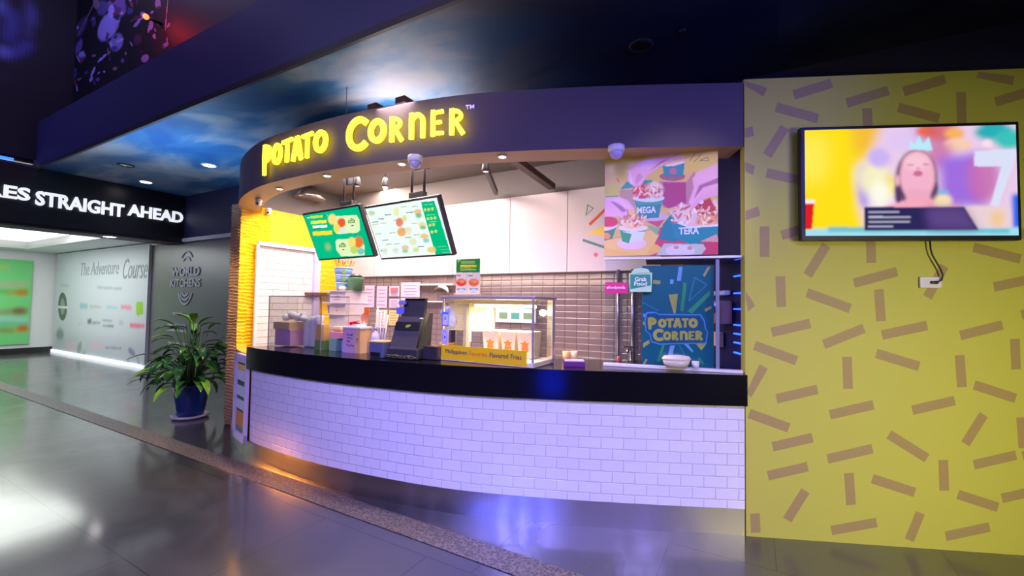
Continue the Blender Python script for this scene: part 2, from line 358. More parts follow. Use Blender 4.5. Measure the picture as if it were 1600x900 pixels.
# strokes for hand cut letters
def stroke(mb, pts, w, T, d, m):       # pts 2D, T maps 2D to world, d = depth vector
    ws = w if isinstance(w, (list, tuple)) else [w] * len(pts)
    L, R = [], []
    for i, p in enumerate(pts):
        q0 = pts[max(i - 1, 0)]; q1 = pts[min(i + 1, len(pts) - 1)]
        dx, dy = q1[0] - q0[0], q1[1] - q0[1]; n = math.hypot(dx, dy) or 1
        nx, ny = -dy / n, dx / n
        L.append((p[0] + nx * ws[i] / 2, p[1] + ny * ws[i] / 2)); R.append((p[0] - nx * ws[i] / 2, p[1] - ny * ws[i] / 2))
    for i in range(len(pts) - 1):
        mb.prism([T(*L[i]), T(*L[i + 1]), T(*R[i + 1]), T(*R[i])], d, m)
def arc(cx, cy, rx, ry, a0, a1, n=18):
    return [(cx + rx * math.cos(math.radians(a0 + (a1 - a0) * i / n)), cy + ry * math.sin(math.radians(a0 + (a1 - a0) * i / n))) for i in range(n + 1)]
LET = {
 'P': [([(.22, .98), (.20, .5), (.24, 0)], [.30, .28, .20]), (arc(.25, .68, .47, .22, 95, -95), .24)],
 'O': [(arc(.5, .5, .35, .37, 0, 360, 28), .28)],
 'T': [([(.02, .86), (.98, .90)], .22), ([(.5, .9), (.5, 0)], [.24, .27])],
 'A': [([(.46, 1.0), (.14, 0)], [.24, .27]), ([(.52, 1.0), (.86, 0)], [.24, .27]), ([(.24, .27), (.76, .27)], .17)],
 'C': [(arc(.58, .5, .42, .385, 42, 318, 26), .23)],
 'R': [([(.20, .98), (.20, 0)], [.28, .27]), (arc(.25, .70, .44, .20, 95, -95), .21), ([(.42, .46), (.82, 0)], [.22, .27])],
 'N': [([(.17, .98), (.17, 0)], .27), (arc(.50, .62, .33, .26, 165, 0, 10) + [(.84, 0)], .27)],
 'E': [([(.20, .98), (.20, 0)], .28), ([(.2, .88), (.92, .90)], .21), ([(.2, .50), (.80, .51)], .19), ([(.2, .11), (.95, .09)], .21)],
 'M': [([(.1, 0), (.1, 1)], .18), ([(.9, 0), (.9, 1)], .18), ([(.1, 1), (.5, .35)], .18), ([(.9, 1), (.5, .35)], .18)],
}
def letter(mb, ch, P, X, Y, wd, ht, depth, m, fat=1.5):
    X = Vector(X).normalized(); Y = Vector(Y).normalized(); P = Vector(P)
    T = lambda a, b: P + X * a * wd + Y * b * ht
    for pts, ww in LET[ch]:
        # stroke width is measured in letter widths; work in metres so it stays even
        ws = ww if isinstance(ww, (list, tuple)) else [ww] * len(pts)
        p2 = [(a * wd, b * ht) for a, b in pts]
        sc = (wd * .80 + ht * .30) * .5 * fat * (1.06 if wd > ht * .75 else 1.0)
        stroke(mb, p2, [q * sc for q in ws], lambda a, b: P + X * a + Y * b, X.cross(Y) * -depth, m)

# ------------------------------------------------------------------ printed pictures on real boards
class Board:
    """flat board given by a lower-left corner, direction and size; shapes are traced in photo pixels"""
    def __init__(s, P, X, w, h, up=Z):
        s.P = Vector(P); s.X = Vector(X).normalized(); s.Y = Vector(up).normalized(); s.n = s.X.cross(s.Y); s.w = w; s.h = h
    def uv(s, x, y):
        q = onpl(x, y, s.P, s.n) - s.P; return (q.dot(s.X), q.dot(s.Y))
    def at(s, u, v, off=0.): return s.P + s.X * u + s.Y * v + s.n * off
class Pic:
    def __init__(s, b, nx, ny, col):
        s.b = b; s.nx = nx; s.ny = ny
        s.a = np.ones((ny, nx, 3)) * np.array(srgb(*col)); us = (np.arange(nx) + .5) / nx * b.w; vs_ = (np.arange(ny) + .5) / ny * b.h
        s.U, s.V = np.meshgrid(us, vs_)
    def _put(s, mask, col, al, soft):
        mask = mask.astype(float)
        if soft > 0:
            k = max(1, int(soft / s.b.w * s.nx))
            for _ in range(2):
                for ax in (0, 1):
                    c = np.cumsum(np.pad(mask, [(k + 1, k) if a == ax else (0, 0) for a in (0, 1)], mode='edge'), axis=ax)
                    mask = (np.take(c, range(2 * k + 1, c.shape[ax]), ax) - np.take(c, range(0, c.shape[ax] - 2 * k - 1), ax)) / (2 * k + 1)
        s.a += (np.array(srgb(*col)) - s.a) * (mask * al)[..., None]
    def poly(s, pts, col, al=1., soft=0., px=True):
        q = [s.b.uv(*p) for p in pts] if px else pts
        m = np.zeros(s.U.shape, bool); k = len(q)
        for i in range(k):
            x0, y0 = q[i]; x1, y1 = q[(i + 1) % k]
            if abs(y1 - y0) < 1e-9: continue
            c = ((s.V >= min(y0, y1)) & (s.V < max(y0, y1))) & (s.U < x0 + (s.V - y0) * (x1 - x0) / (y1 - y0)); m ^= c
        s._put(m, col, al, soft)
    def ell(s, x, y, rx, ry, col, al=1., soft=0., rot=0.):
        s.poly([(x + rx * math.cos(t) * math.cos(rot) - ry * math.sin(t) * math.sin(rot), y + rx * math.cos(t) * math.sin(rot) + ry * math.sin(t) * math.cos(rot)) for t in [i * math.pi / 14 for i in range(28)]], col, al, soft)
    def bar(s, x0, y0, x1, y1, w_, col, al=1., soft=0.):
        dx, dy = x1 - x0, y1 - y0; n = math.hypot(dx, dy); a, b = -dy / n * w_ / 2, dx / n * w_ / 2
        s.poly([(x0 + a, y0 + b), (x1 + a, y1 + b), (x1 - a, y1 - b), (x0 - a, y0 - b)], col, al, soft)
    def build(s, name, m, parent=None, off=0.):
        b = s.b; nx, ny = s.nx, s.ny; co = []
        for j in range(ny + 1):
            for i in range(nx + 1): co.append(b.at(b.w * i / nx, b.h * j / ny, off))
        if parent is not None: T = wm(parent).inverted()
        else:
            org = b.at(b.w / 2, 0, off); T = Matrix.Translation(-org)
        co = [tuple(T @ c) for c in co]
        fc = [(j * (nx + 1) + i, j * (nx + 1) + i + 1, (j + 1) * (nx + 1) + i + 1, (j + 1) * (nx + 1) + i) for j in range(ny) for i in range(nx)]
        me = bpy.data.meshes.new(name); me.from_pydata(co, [], fc)
        at = me.attributes.new('print', 'FLOAT_COLOR', 'CORNER')
        arr = np.ones((ny * nx, 4, 4), dtype=np.float32); arr[:, :, :3] = np.clip(s.a, 0, 1).reshape(-1, 1, 3)
        at.data.foreach_set('color', arr.ravel()); me.materials.append(m)
        o = bpy.data.objects.new(name, me); COL.objects.link(o)
        if parent is not None: o.parent = parent
        else: o.location = org
        return o

# ================================================================== SETTING
def wallbox(name, p0, p1, z0, z1, th, m, uv=True, side=1):
    """upright slab whose front face runs p0->p1; thickness goes to the left of that direction (away from the viewer)"""
    mb = MB(); p0 = Vector((p0[0], p0[1], 0)); p1 = Vector((p1[0], p1[1], 0)); d = (p1 - p0); L = d.length; d.normalize(); n = Vector((-d.y, d.x, 0)) * side
    a, b, c, e = p0 + Z * z0, p1 + Z * z0, p1 + Z * z1, p0 + Z * z1
    mb.face([a, b, c, e], m, [(0, z0), (L, z0), (L, z1), (0, z1)])
    q = n * th
    mb.face([b + q, a + q, e + q, c + q], m, [(L, z0), (0, z0), (0, z1), (L, z1)])
    mb.face([e, c, c + q, e + q], m); mb.face([a, b, b + q, a + q], m); mb.face([a, e, e + q, a + q], m); mb.face([b, c, c + q, b + q], m)
    return struct(mb.build(name, weld=True))
mb = MB(); mb.box((-3, 3, -.1), (34, 34, .2), M_FLOOR); struct(mb.build('floor'))
mb = MB(); mb.prism([K(-12, 2.05, .002), K(16, 2.05, .002), K(16, 2.24, .002), K(-12, 2.24, .002)], (0, 0, .003), M_GRANITE); struct(mb.build('trim_1'))
CZ = 3.57
# sky mural ceiling between back wall and bulkhead; the plain navy ceiling carries on to the right
mb = MB(); mb.prism([K(1.3, 0, CZ), K(11.6, 0, CZ), K(11.6, 2.08, CZ), K(1.3, 2.08, CZ)], (0, 0, .1), M_SKYMURAL); struct(mb.build('ceiling'))
def _dk(n, l, b):
    tc = n.new('ShaderNodeTexCoord'); no = n.new('ShaderNodeTexNoise'); no.inputs['Scale'].default_value = 1.3; no.inputs['Detail'].default_value = 6; l.new(tc.outputs['Object'], no.inputs['Vector'])
    rp = ramp(n, [(.35, (.012, .018, .06)), (.7, (.045, .06, .12))]); l.new(no.outputs['Fac'], rp.inputs[0]); l.new(rp.outputs[0], b.inputs['Base Color']); b.inputs['Roughness'].default_value = .45
M_NIGHT = node_mat('night_blue_ceiling_paint', _dk)
mb = MB(); mb.prism([K(11.6, 0, CZ), K(16, 0, CZ), K(16, 2.08, CZ), K(11.6, 2.08, CZ)], (0, 0, .1), M_NIGHT); struct(mb.build('ceiling_night'))
# bulkhead over the walkway edge
mb = MB(); mb.prism([K(1.3, 2.085, CZ - .02), K(16, 2.085, CZ - .02), K(16, 2.085, 4.33), K(1.3, 2.085, 4.33)], N * .02, M_NAVY)
mb.prism([K(1.3, 2.06, CZ + .11), K(16, 2.06, CZ + .11), K(16, 2.06, 4.33), K(1.3, 2.06, 4.33)], N * .25, M_NAVY)
mb.prism([K(1.3, 2.10, CZ - .03), K(16, 2.10, CZ - .03), K(16, 2.10, CZ + .03), K(1.3, 2.10, CZ + .03)], N * .03, M_DARK)
struct(mb.build('trim_2'))
# long back wall
wallbox('wall_back', K(0.1, 0), K(6.0, 0), 2.70, CZ, .15, M_NAVY)
wallbox('wall_kiosk', K(6.0, 0), K(10.85, 0), 0, CZ, .15, M_BACKTILE)
wallbox('wall_right', K(10.85, 0), K(15.5, 0), 0, CZ, .15, M_NAVY)
# black panelled wall beside the kiosk and its white top strip
wallbox('wall_black', K(0.06, 0), K(5.85, 0), 0, 2.66, .15, M_BLACKWALL)
mb = MB(); mb.prism([K(.06, .03, 2.64), K(5.85, .03, 2.64), K(5.85, .03, 2.71), K(.06, .03, 2.71)], N * .03, M_WHITE); struct(mb.build('trim_3'))
# corridor
wallbox('wall_corridor_far', K(-5.45, 9), K(-5.45, 0), 0.10, 2.8, .15, M_WPAINT)
wallbox('baseboard_far', K(-5.43, 9), K(-5.43, 0), 0, .14, .12, M_BLACK)
mb = MB(); zc = 2.70
# corridor ceiling with a recessed light tray
mb.prism([K(-5.4, 0, zc), K(1.3, 0, zc), K(1.3, .8, zc), K(-5.4, .8, zc)], (0, 0, .06), M_WPAINT)
mb.prism([K(-5.4, 3.6, zc), K(1.3, 3.6, zc), K(1.3, 9, zc), K(-5.4, 9, zc)], (0, 0, .06), M_WPAINT)
mb.prism([K(-5.4, .8, zc), K(-4.6, .8, zc), K(-4.6, 3.6, zc), K(-5.4, 3.6, zc)], (0, 0, .06), M_WPAINT)
mb.prism([K(.5, .8, zc), K(1.3, .8, zc), K(1.3, 3.6, zc), K(.5, 3.6, zc)], (0, 0, .06), M_DARK)
mb.prism([K(-4.6, .8, zc + .18), K(.5, .8, zc + .18), K(.5, 3.6, zc + .18), K(-4.6, 3.6, zc + .18)], (0, 0, .03), M_PANEL)
for a, b_ in (((-4.6, .8), (.5, .8)), ((.5, .8), (.5, 3.6)), ((.5, 3.6), (-4.6, 3.6)), ((-4.6, 3.6), (-4.6, .8))):
    mb.prism([K(*a, zc), K(*b_, zc), K(*b_, zc + .2), K(*a, zc + .2)], (0, 0, .001), M_WPAINT)
struct(mb.build('ceiling_corridor'))

# dark fascia over the corridor mouth
FS = 1.38
mb = MB(); mb.prism([K(FS, 6.5, 2.62), K(FS, 0, 2.62), K(FS, 0, CZ), K(FS, 2.08, CZ), K(FS, 2.08, 3.56), K(FS, 6.5, 3.56)], A * -.08, M_BLACK)
mb.prism([K(FS, 6.5, 2.60), K(FS, 0.02, 2.60), K(FS, .02, 2.66), K(FS, 6.5, 2.66)], A * -.5, M_DKPAINT)
struct(mb.build('wall_corridor_fascia'))
# upper walls with the picture collage
bl = Board(K(1.4, 1.72, 4.2), A, 8.2, 2.6)
pc = Pic(bl, 560, 200, (9, 8, 20))
rc_ = random.Random(21)
for (x, y, a_, b_, c) in [(95, 22, 14, 30, (125, 110, 200)), (100, 52, 20, 12, (150, 130, 215)), (66, 128, 17, 22, (165, 155, 235)), (62, 105, 8, 16, (120, 110, 190)), (75, 145, 7, 12, (110, 95, 180)), (170, 40, 14, 26, (140, 130, 215)), (182, 12, 16, 14, (110, 80, 140)), (120, 72, 8, 14, (100, 85, 170)), (182, 66, 10, 14, (120, 110, 190)), (40, 15, 14, 36, (70, 68, 160)), (45, 62, 24, 20, (60, 58, 140)), (112, 115, 8, 10, (60, 62, 130)), (84, 145, 5, 12, (105, 75, 125)), (160, 12, 10, 12, (80, 70, 130)), (125, 45, 7, 22, (60, 50, 100)), (85, 70, 6, 18, (60, 25, 50)), (215, 62, 6, 8, (70, 30, 70)), (50, 172, 12, 8, (60, 55, 110))]:
    pc.ell(x, y, a_, b_, c, .9, .012, rc_.uniform(.1, .6))
for i in range(330):
    x = rc_.uniform(-20, 262); y = rc_.uniform(-60, 185 - .5 * max(0, x - 40))
    c = rc_.choice([(150, 140, 225), (15, 12, 28), (12, 10, 24), (12, 10, 24), (90, 75, 150), (110, 45, 65), (60, 50, 120), (120, 95, 120)])
    if x > 205: c = rc_.choice([(16, 4, 10), (30, 6, 14), (16, 4, 10), (70, 30, 60), (140, 120, 190)])  # dark reds paint in the red lamp's glow
    k = rc_.uniform(.3, 1); pc.ell(x, y, rc_.uniform(1.5, 6) * k, rc_.uniform(3, 12) * k, c, .85, 0, rc_.uniform(-.5, 1.2))
pc.bar(263, -10, 258, 48, 1.2, (150, 110, 160)); pc.bar(150, 0, 122, 55, 1.2, (120, 100, 130))
struct(pc.build('wall_collage', M_PRINTMAT))
bl = Board(K(1.3, 9, 3.7), N, 7.3, 4.2)
pc = Pic(bl, 180, 110, (7, 7, 26))
for (x, y, a_, b_, c, r_) in [(30, 78, 26, 9, (70, 70, 160), -.5), (18, 40, 12, 28, (60, 60, 150), .2), (46, 30, 6, 30, (90, 85, 180), .1), (5, 80, 8, 10, (120, 120, 220), 0), (3, 10, 6, 12, (110, 130, 230), 0), (8, 120, 9, 5, (30, 26, 60), 0)]:
    pc.ell(x, y, a_, b_, c, .9, .03, r_)
struct(pc.build('wall_collage_side', M_PRINTMAT))
mb = MB(); mb.prism([K(1.25, 9, 3.64), K(1.25, 2.1, 3.64), K(1.25, 2.1, 7.9), K(1.25, 9, 7.9)], A * -.1, M_BLACK); struct(mb.build('wall_upper_left'))
mb = MB(); mb.prism([K(1.3, 1.70, 4.2), K(16, 1.70, 4.2), K(16, 1.70, 8), K(1.3, 1.70, 8)], N * .1, M_BLACK); struct(mb.build('wall_upper_back'))
mb = MB(); mb.prism([K(FS + .03, 6.4, 3.60), K(FS + .03, 2.35, 3.60), K(FS + .03, 2.35, 3.64), K(FS + .03, 6.4, 3.64)], A * -.05, M_BLUELED)
tag(mb.build('light_strip'), 'glowing blue light strip along the top of the black fascia at far left', 'light strip')

# yellow side wall
YD = Vector((math.cos(math.radians(6.3)), -math.sin(math.radians(6.3)), 0)); YP = Vector((1.56, 2.91, 0)); YN = Vector((-YD.y, YD.x, 0))
mb = MB(); e = YP + YD * 3.6
mb.prism([YP, e, e + Z * 3.05, YP + Z * 3.05], YN * .07, M_YWALL)
yb = Board(YP, YD, 3.6, 3.05)
Z5 = [(40,80,25,40),(247,88,-17,62),(440,115,-17,68),(640,75,-17,68),(620,172,15,66),(770,155,88,50),(890,45,12,58),(960,112,-17,66),(192,172,15,68),(440,205,88,44),(118,272,-58,52),(12,240,-8,24),(10,368,12,28),(155,398,12,64),(185,588,-17,44),(22,525,-12,34),(78,625,90,48),(262,690,-58,56),(452,650,88,44),(468,750,-15,70),(895,665,14,76),(680,765,-62,56),(135,800,88,48),(303,832,20,72),(10,835,48,30),(950,770,-12,60)]
Z6 = [(403,107,86,50),(142,173,-13,62),(297,198,-22,68),(475,180,-12,72),(97,247,20,70),(455,267,17,70),(308,305,88,50),(38,328,-60,52),(160,367,-13,66),(320,413,-13,70),(78,445,20,66),(147,508,-13,64),(315,542,-13,72),(485,520,32,70),(133,593,-13,64),(315,645,86,50),(443,635,18,70),(590,605,88,48),(158,693,-58,54),(38,745,88,30),(327,755,-10,72),(505,755,-68,46),(700,180,-14,68),(640,300,86,50),(560,400,-13,68),(740,360,18,68),(680,470,-58,54),(740,560,-13,68),(690,680,18,66),(800,250,88,48),(820,480,86,48),(815,660,-13,60),(660,770,-12,70)]
strips = [(1160 + a / 2.25, 100 + b / 2.25, c, d_) for a, b, c, d_ in Z5] + [(1160 + a / 1.875, 420 + b / 1.875, c, d_) for a, b, c, d_ in Z6]
for k in range(26): strips.append((1640 + (k % 4) * 95 + random.uniform(-15, 15), 130 + (k // 4) * 115 + random.uniform(-20, 20), random.choice([-15, 88, 18, -58]), 66))
for (x, y, an, ln) in strips:
    an = math.radians(an); dx, dy = math.cos(an) * ln / 2, math.sin(an) * ln / 2; nx, ny = -math.sin(an) * 7.5, math.cos(an) * 7.5
    q = [yb.uv(x - dx + nx, y - dy + ny), yb.uv(x + dx + nx, y + dy + ny), yb.uv(x + dx - nx, y + dy - ny), yb.uv(x - dx - nx, y - dy - ny)]
    q = [(min(max(u, .004), 3.59), min(max(v, .004), 3.04)) for u, v in q]
    mb.prism([yb.at(u, v, .0006) for u, v in q], yb.n * -.0012, M_TAN)
struct(mb.build('wall_yellow'))
# dark partition between kiosk and yellow wall
wallbox('wall_partition', (1.585, 3.0), (1.70, 4.06), 0, 3.02, .06, mat('dark_blue_gloss_laminate', (.010, .010, .085), .5, spec=.12), side=-1)

# kiosk left wall: split-stone ledges painted yellow inside, bare brown on its end
WS = 6.03
def ledges(mb, P0, X, L, z0, z1, n, m, row=.042, amp=.016, nx=30, seed=0):
    nz = int((z1 - z0) / row) * 4; rows = []
    for j in range(nz + 1):
        z = z0 + (z1 - z0) * j / nz; r_ = []
        for i in range(nx + 1):
            u = L * i / nx
            wob = noise.noise(Vector((u * 5 + seed, z * 3, 0))) * .03
            ph = ((z + wob) / row) % 1
            d = amp * (ph ** 2) * (.5 + .8 * noise.noise(Vector((u * 9, math.floor((z + wob) / row) * 3.1, seed))) + .5) + .004 * noise.noise(Vector((u * 30, z * 30, seed)))
            r_.append(mb.bm.verts.new(P0 + X * u + Z * z + n * d))
        rows.append(r_)
    for j in range(nz):
        for i in range(nx):
            f = mb.bm.faces.new([rows[j][i], rows[j][i + 1], rows[j + 1][i + 1], rows[j + 1][i]]); f.material_index = mb.mi(m)
mb = MB()
mb.prism([K(WS, 1.44), K(WS, 0.02), K(WS, 0.02, 2.66), K(WS, 1.44, 2.66)], A * -.18, M_YELLOW2)
ledges(mb, K(WS + .002, 1.45), N, .36, 0.02, 2.66, A, M_YELLOW, nx=24, seed=3)
ledges(mb, K(WS + .002, 1.09), N, 1.06, 0.02, 2.66, A, M_YELLOW2, row=.075, amp=.006, nx=40, seed=9)
ledges(mb, K(WS - .19, 1.445), A, .20, 0.02, 2.66, -N, M_BROWN, row=.036, amp=.022, nx=14, seed=5)
mb.prism([K(WS - .185, 1.44), K(WS - .185, .02), K(WS - .185, .02, 2.66), K(WS - .185, 1.44, 2.66)], A * -.01, M_BROWN)
struct(mb.build('wall_kiosk_side'))
mb = MB(); mb.prism([K(WS - .02, 1.3, 2.66), K(WS - .02, 0, 2.66), K(WS - .02, 0, 3.06), K(WS - .02, 1.3, 3.06)], A * -.1, M_KCEIL); struct(mb.build('wall_kiosk_upper'))
# white brick door panel with its frame on that wall
lb = Board(K(WS + .05, 1.44), N, 1.4, 2.6)
d0 = lb.uv(400, 470)[0]; d1 = lb.uv(487, 470)[0]; d2 = lb.uv(496, 470)[0]; zt = 2.16
mb = MB(); a, b_ = lb.at(d0, .02), lb.at(d1, .02)
mb.face([a, b_, b_ + Z * zt, a + Z * zt], M_WHITEBRICK, [(0, 0), (d1 - d0, 0), (d1 - d0, zt), (0, zt)])
mb.prism([a - A * .001, b_ - A * .001, b_ + Z * zt - A * .001, a + Z * zt - A * .001], A * -.04, M_WHITE)
door = struct(mb.build('door_1'))
mb = MB()
mb.box(lb.at((d1 + d2) / 2, zt / 2 + .02, .02), (d2 - d1, .05, zt), mat('lilac_door_frame', (.60, .50, .78), .35), X=N, Y=A)
mb.box(lb.at(d0 - .012, zt / 2 + .02, .015), (.03, .03, zt), M_WHITE, X=N, Y=A)
mb.box(lb.at((d0 + d2) / 2, zt + .04, .02), (d2 - d0 + .03, .04, .05), M_WHITE, X=N, Y=A)
mb.build('door_frame', door)

# ------------------------------------------------------------------ the curved kiosk front
RAW = [(-3.36, 5.30), (-3.04, 4.79), (-2.74, 4.43), (-2.42, 4.13), (-2.035, 3.87), (-1.53, 3.585), (-.927, 3.325), (-.35, 3.14), (.29, 3.03), (.89, 2.965), (1.555, 2.915)]
def catmull(P, n=10):
    out = []
    for i in range(len(P) - 1):
        p0 = P[max(i - 1, 0)]; p1 = P[i]; p2 = P[i + 1]; p3 = P[min(i + 2, len(P) - 1)]
        for k in range(n):
            t = k / n; out.append(tuple(.5 * (2 * p1[j] + (p2[j] - p0[j]) * t + (2 * p0[j] - 5 * p1[j] + 4 * p2[j] - p3[j]) * t * t + (3 * p1[j] - p0[j] - 3 * p2[j] + p3[j]) * t ** 3) for j in (0, 1)))
    out.append(P[-1]); return out
CU = [Vector((x, y, 0)) for x, y in catmull(RAW)]
SL = [0.]
for i in range(1, len(CU)): SL.append(SL[-1] + (CU[i] - CU[i - 1]).length)
def cuv(s_):
    s_ = max(0, min(SL[-1], s_))
    for i in range(1, len(SL)):
        if SL[i] >= s_:
            t = (s_ - SL[i - 1]) / (SL[i] - SL[i - 1]); p = CU[i - 1].lerp(CU[i], t); i0 = max(i - 2, 0); i1 = min(i + 1, len(CU) - 1)
            d = (CU[i1] - CU[i0]).normalized(); return p, d, Vector((d.y, -d.x, 0))      # point, tangent, outward normal
def s_at_px(x, z):           # arc length where the curve passes behind image column x
    best = min(range(4001), key=lambda k: abs(pxx(cuv(SL[-1] * k / 4000)[0] + Z * z) - x)); return SL[-1] * best / 4000
def pxx(P):
    d = P - Vector((0, 0, EYE)); return 800 + F * d.dot(R2) / d.dot(_f)
def pxy(P):
    d = P - Vector((0, 0, EYE)); return 450 - F * d.dot(U2) / d.dot(_f)
def band(mb, s0, s1, z0, z1, off, th, m, n=70, under=None, top=None):
    pts = []
    for i in range(n + 1):
        s_ = s0 + (s1 - s0) * i / n; p, d, q = cuv(s_); pts.append((s_, p + q * off, p + q * (off - th)))
    for (sa, a, a2), (sb, b, b2) in zip(pts, pts[1:]):
        mb.face([a + Z * z0, b + Z * z0, b + Z * z1, a + Z * z1], m, [(sa, z0), (sb, z0), (sb, z1), (sa, z1)], smooth=True)
        mb.face([b2 + Z * z0, a2 + Z * z0, a2 + Z * z1, b2 + Z * z1], m, [(sb, z0), (sa, z0), (sa, z1), (sb, z1)])
        mb.face([a + Z * z1, b + Z * z1, b2 + Z * z1, a2 + Z * z1], top or m, [(0, 0), (.01, 0), (.01, .01), (0, .01)])
        mb.face([a + Z * z0, a2 + Z * z0, b2 + Z * z0, b + Z * z0], under or m, [(0, 0), (.01, 0), (.01, .01), (0, .01)])
    for sa, a, a2 in (pts[0], pts[-1]):
        mb.face([a + Z * z0, a2 + Z * z0, a2 + Z * z1, a + Z * z1], m)
SC0 = s_at_px(392, .6)
ctr = thing('service_counter', 'curved serving counter faced in white glazed tiles with a steel kick strip', 'counter', cuv((SC0 + SL[-1]) / 2)[0])
mb = MB(); band(mb, SC0, SL[-1], .172, .85, 0, .12, M_TILE, under=M_DARK); mb.build('tile_front', ctr, weld=True)
mb = MB(); band(mb, .02, SL[-1], 0, .17, -.004, .12, M_STEEL); mb.build('kick_plate', ctr, weld=True)
mb = MB(); band(mb, .03, SC0 - .01, .172, .96, -.03, .10, mat('orange_yellow_base_paint', (.85, .42, .03), .5)); mb.build('end_panel', ctr, weld=True)
mb = MB(); band(mb, SC0 - .02, SL[-1], .852, 1.055, .045, .62, M_TOP)
tag(mb.build('countertop', weld=True), 'long curved glossy black worktop on the white tiled counter', 'countertop')
# fascia
FZ0, FZ1 = 2.59, 3.03
mb = MB(); band(mb, 0, SL[-1], FZ0, FZ1, .0, .24, M_FASCIA, under=M_SOFFIT)
p, d, q = cuv(0); mb.prism([p + Z * FZ0, K(WS - .19, .9, FZ0), K(WS - .19, .9, FZ1), p + Z * FZ1], A * .1, M_FASCIA)
struct(mb.build('trim_4', weld=True))
# kiosk ceiling and beams
mb = MB(); mb.prism([K(WS - .1, 0.01, 3.06), K(10.9, 0.01, 3.06), Vector((1.62, 3.2, 3.06)), Vector((.3, 3.35, 3.06)), Vector((-1.0, 3.7, 3.06)), Vector((-2.3, 4.4, 3.06)), Vector((-3.1, 5.2, 3.06))], (0, 0, .08), M_KCEIL); struct(mb.build('ceiling_kiosk'))
mb = MB(); mb.prism([K(WS, .014, 2.73), K(10.9, .014, 2.73), K(10.9, .014, 3.06), K(WS, .014, 3.06)], N * .01, M_KCEIL); struct(mb.build('trim_6'))
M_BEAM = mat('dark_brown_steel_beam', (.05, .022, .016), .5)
for i, (p0, p1) in enumerate([((-.03, 3.75), (.42, 4.70)), ((-.30, 3.6), (-.20, 4.98))]):  # second bar is a solid stand-in for a dark shadow streak
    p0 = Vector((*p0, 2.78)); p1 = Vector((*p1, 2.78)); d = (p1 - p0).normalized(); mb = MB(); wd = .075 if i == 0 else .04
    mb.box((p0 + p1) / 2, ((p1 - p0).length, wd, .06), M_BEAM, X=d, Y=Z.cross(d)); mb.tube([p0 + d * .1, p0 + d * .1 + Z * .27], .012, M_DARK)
    tag(mb.build('ceiling_beam'), ['wide dark brown beam running in to the white panels, right of the two', 'thin dark brown bar for a shadow streak above the white panels, left of the two'][i], 'beam', 'beams under the kiosk ceiling')
for (x, y) in ((578, 161), (622, 150)):
    P = onpl(x, y, Vector((-1.1, 3.5, 0)), N); mb = MB(); mb.box(P + Z * -.02 + N * .1, (.10, .16, .05), M_BEAM, X=A, Y=N)
    tag(mb.build('bracket'), 'small brown bracket poking above the fascia, %s of the two' % ('left' if x < 600 else 'right'), 'bracket', 'brackets on top of the fascia')
P = onpl(541, 165, Vector((-1.2, 3.9, 0)), N); mb = MB(); mb.tube([P - Z * .1, Vector((P.x, P.y, CZ))], .003, M_DARK, 6); tag(mb.build('hanging_wire'), 'thin dark wire hanging from the sky painted ceiling behind the lit sign', 'wire')

# ================================================================== SIGNS
sg = thing('lit_sign', 'glowing yellow two-word lettering on the curved fascia', 'sign', cuv(s_at_px(560, 2.8))[0] + Z * FZ0)
SIGN = [('P',407,424,224,272),('O',422.5,438.5,222.5,258),('T',438,455,215.6,252.7),('A',453,471.5,213,250),('T',469,487,206,246),('O',487,510.5,202,239),
        ('C',536,575,181,237.6),('O',572,603,184,224),('R',605,632,180,220),('N',636,664.5,174,215.6),('E',670,693.5,170,211.5),('R',698,729,167.5,209)]
for ch, x0, x1, y0, y1 in SIGN:
    s0, s1 = s_at_px(x0, 2.8), s_at_px(x1, 2.8); p, d, q = cuv((s0 + s1) / 2); pl = p + q * .06
    wd = (onpl(x1, (y0 + y1) / 2, pl, q) - onpl(x0, (y0 + y1) / 2, pl, q)).length * .93
    cx = (x0 + x1) / 2; top = onpl(cx, y0, pl, q); bot = onpl(cx, y1, pl, q)
    mb = MB(); letter(mb, ch, Vector((bot.x, bot.y, bot.z)) - d * wd / 2, d, Z, wd, top.z - bot.z, .02, M_SIGN, 1.42); mb.build('letter', sg)
p, d, q = cuv(s_at_px(735, 2.9)); pl = p + q * .01; b0 = onpl(728, 171, pl, q); mb = MB(); add_text(mb, 'TM', b0, d, Z, .065, .028, mat('lit_lilac_letter', (.6, .5, 1), .4, emit=(.5, .4, 1), es=.6), .01, .01); mb.build('letter', sg)

# STRAIGHT AHEAD
sb = Board(K(FS + .012, 6.5, 0), N, 6.5, 3.6)
sg = thing('directory_sign', 'white capital lettering on the black fascia over the corridor', 'sign', K(FS, 2, 2.9))
def fit_text(mb, body, board, x0, x1, ytop_bl, ybot_bl, m, bold=.02, depth=.02, off=0.012, shear=0):
    # x0,x1 photo columns, y of top/bottom at left edge
    u0, v1 = board.uv(x0, ytop_bl); u0, v0 = board.uv(x0, ybot_bl); u1 = board.uv(x1, (ytop_bl + ybot_bl) / 2 + 0)[0]
    add_text(mb, body, board.at(u0, v0, off), board.X, board.Y, u1 - u0, v1 - v0, m, bold, depth, shear)
for body, x0, x1, yt, yb_ in [('STRAIGHT', 54, 194, 297.5, 320.5), ('AHEAD', 198, 285.5, 318, 336.5)]:
    mb = MB(); fit_text(mb, body, sb, x0, x1, yt, yb_, M_LETTERW, .028, .03); mb.build('word', sg)
u1, v0 = sb.uv(46, 315); v1 = sb.uv(46, 295)[1]; u0 = u1 - .80
mb = MB(); add_text(mb, 'STORES', sb.at(u1 - 1.06, v0, .012), N, Z, 1.06, v1 - v0, M_LETTERW, .028, .03); mb.build('word', sg)

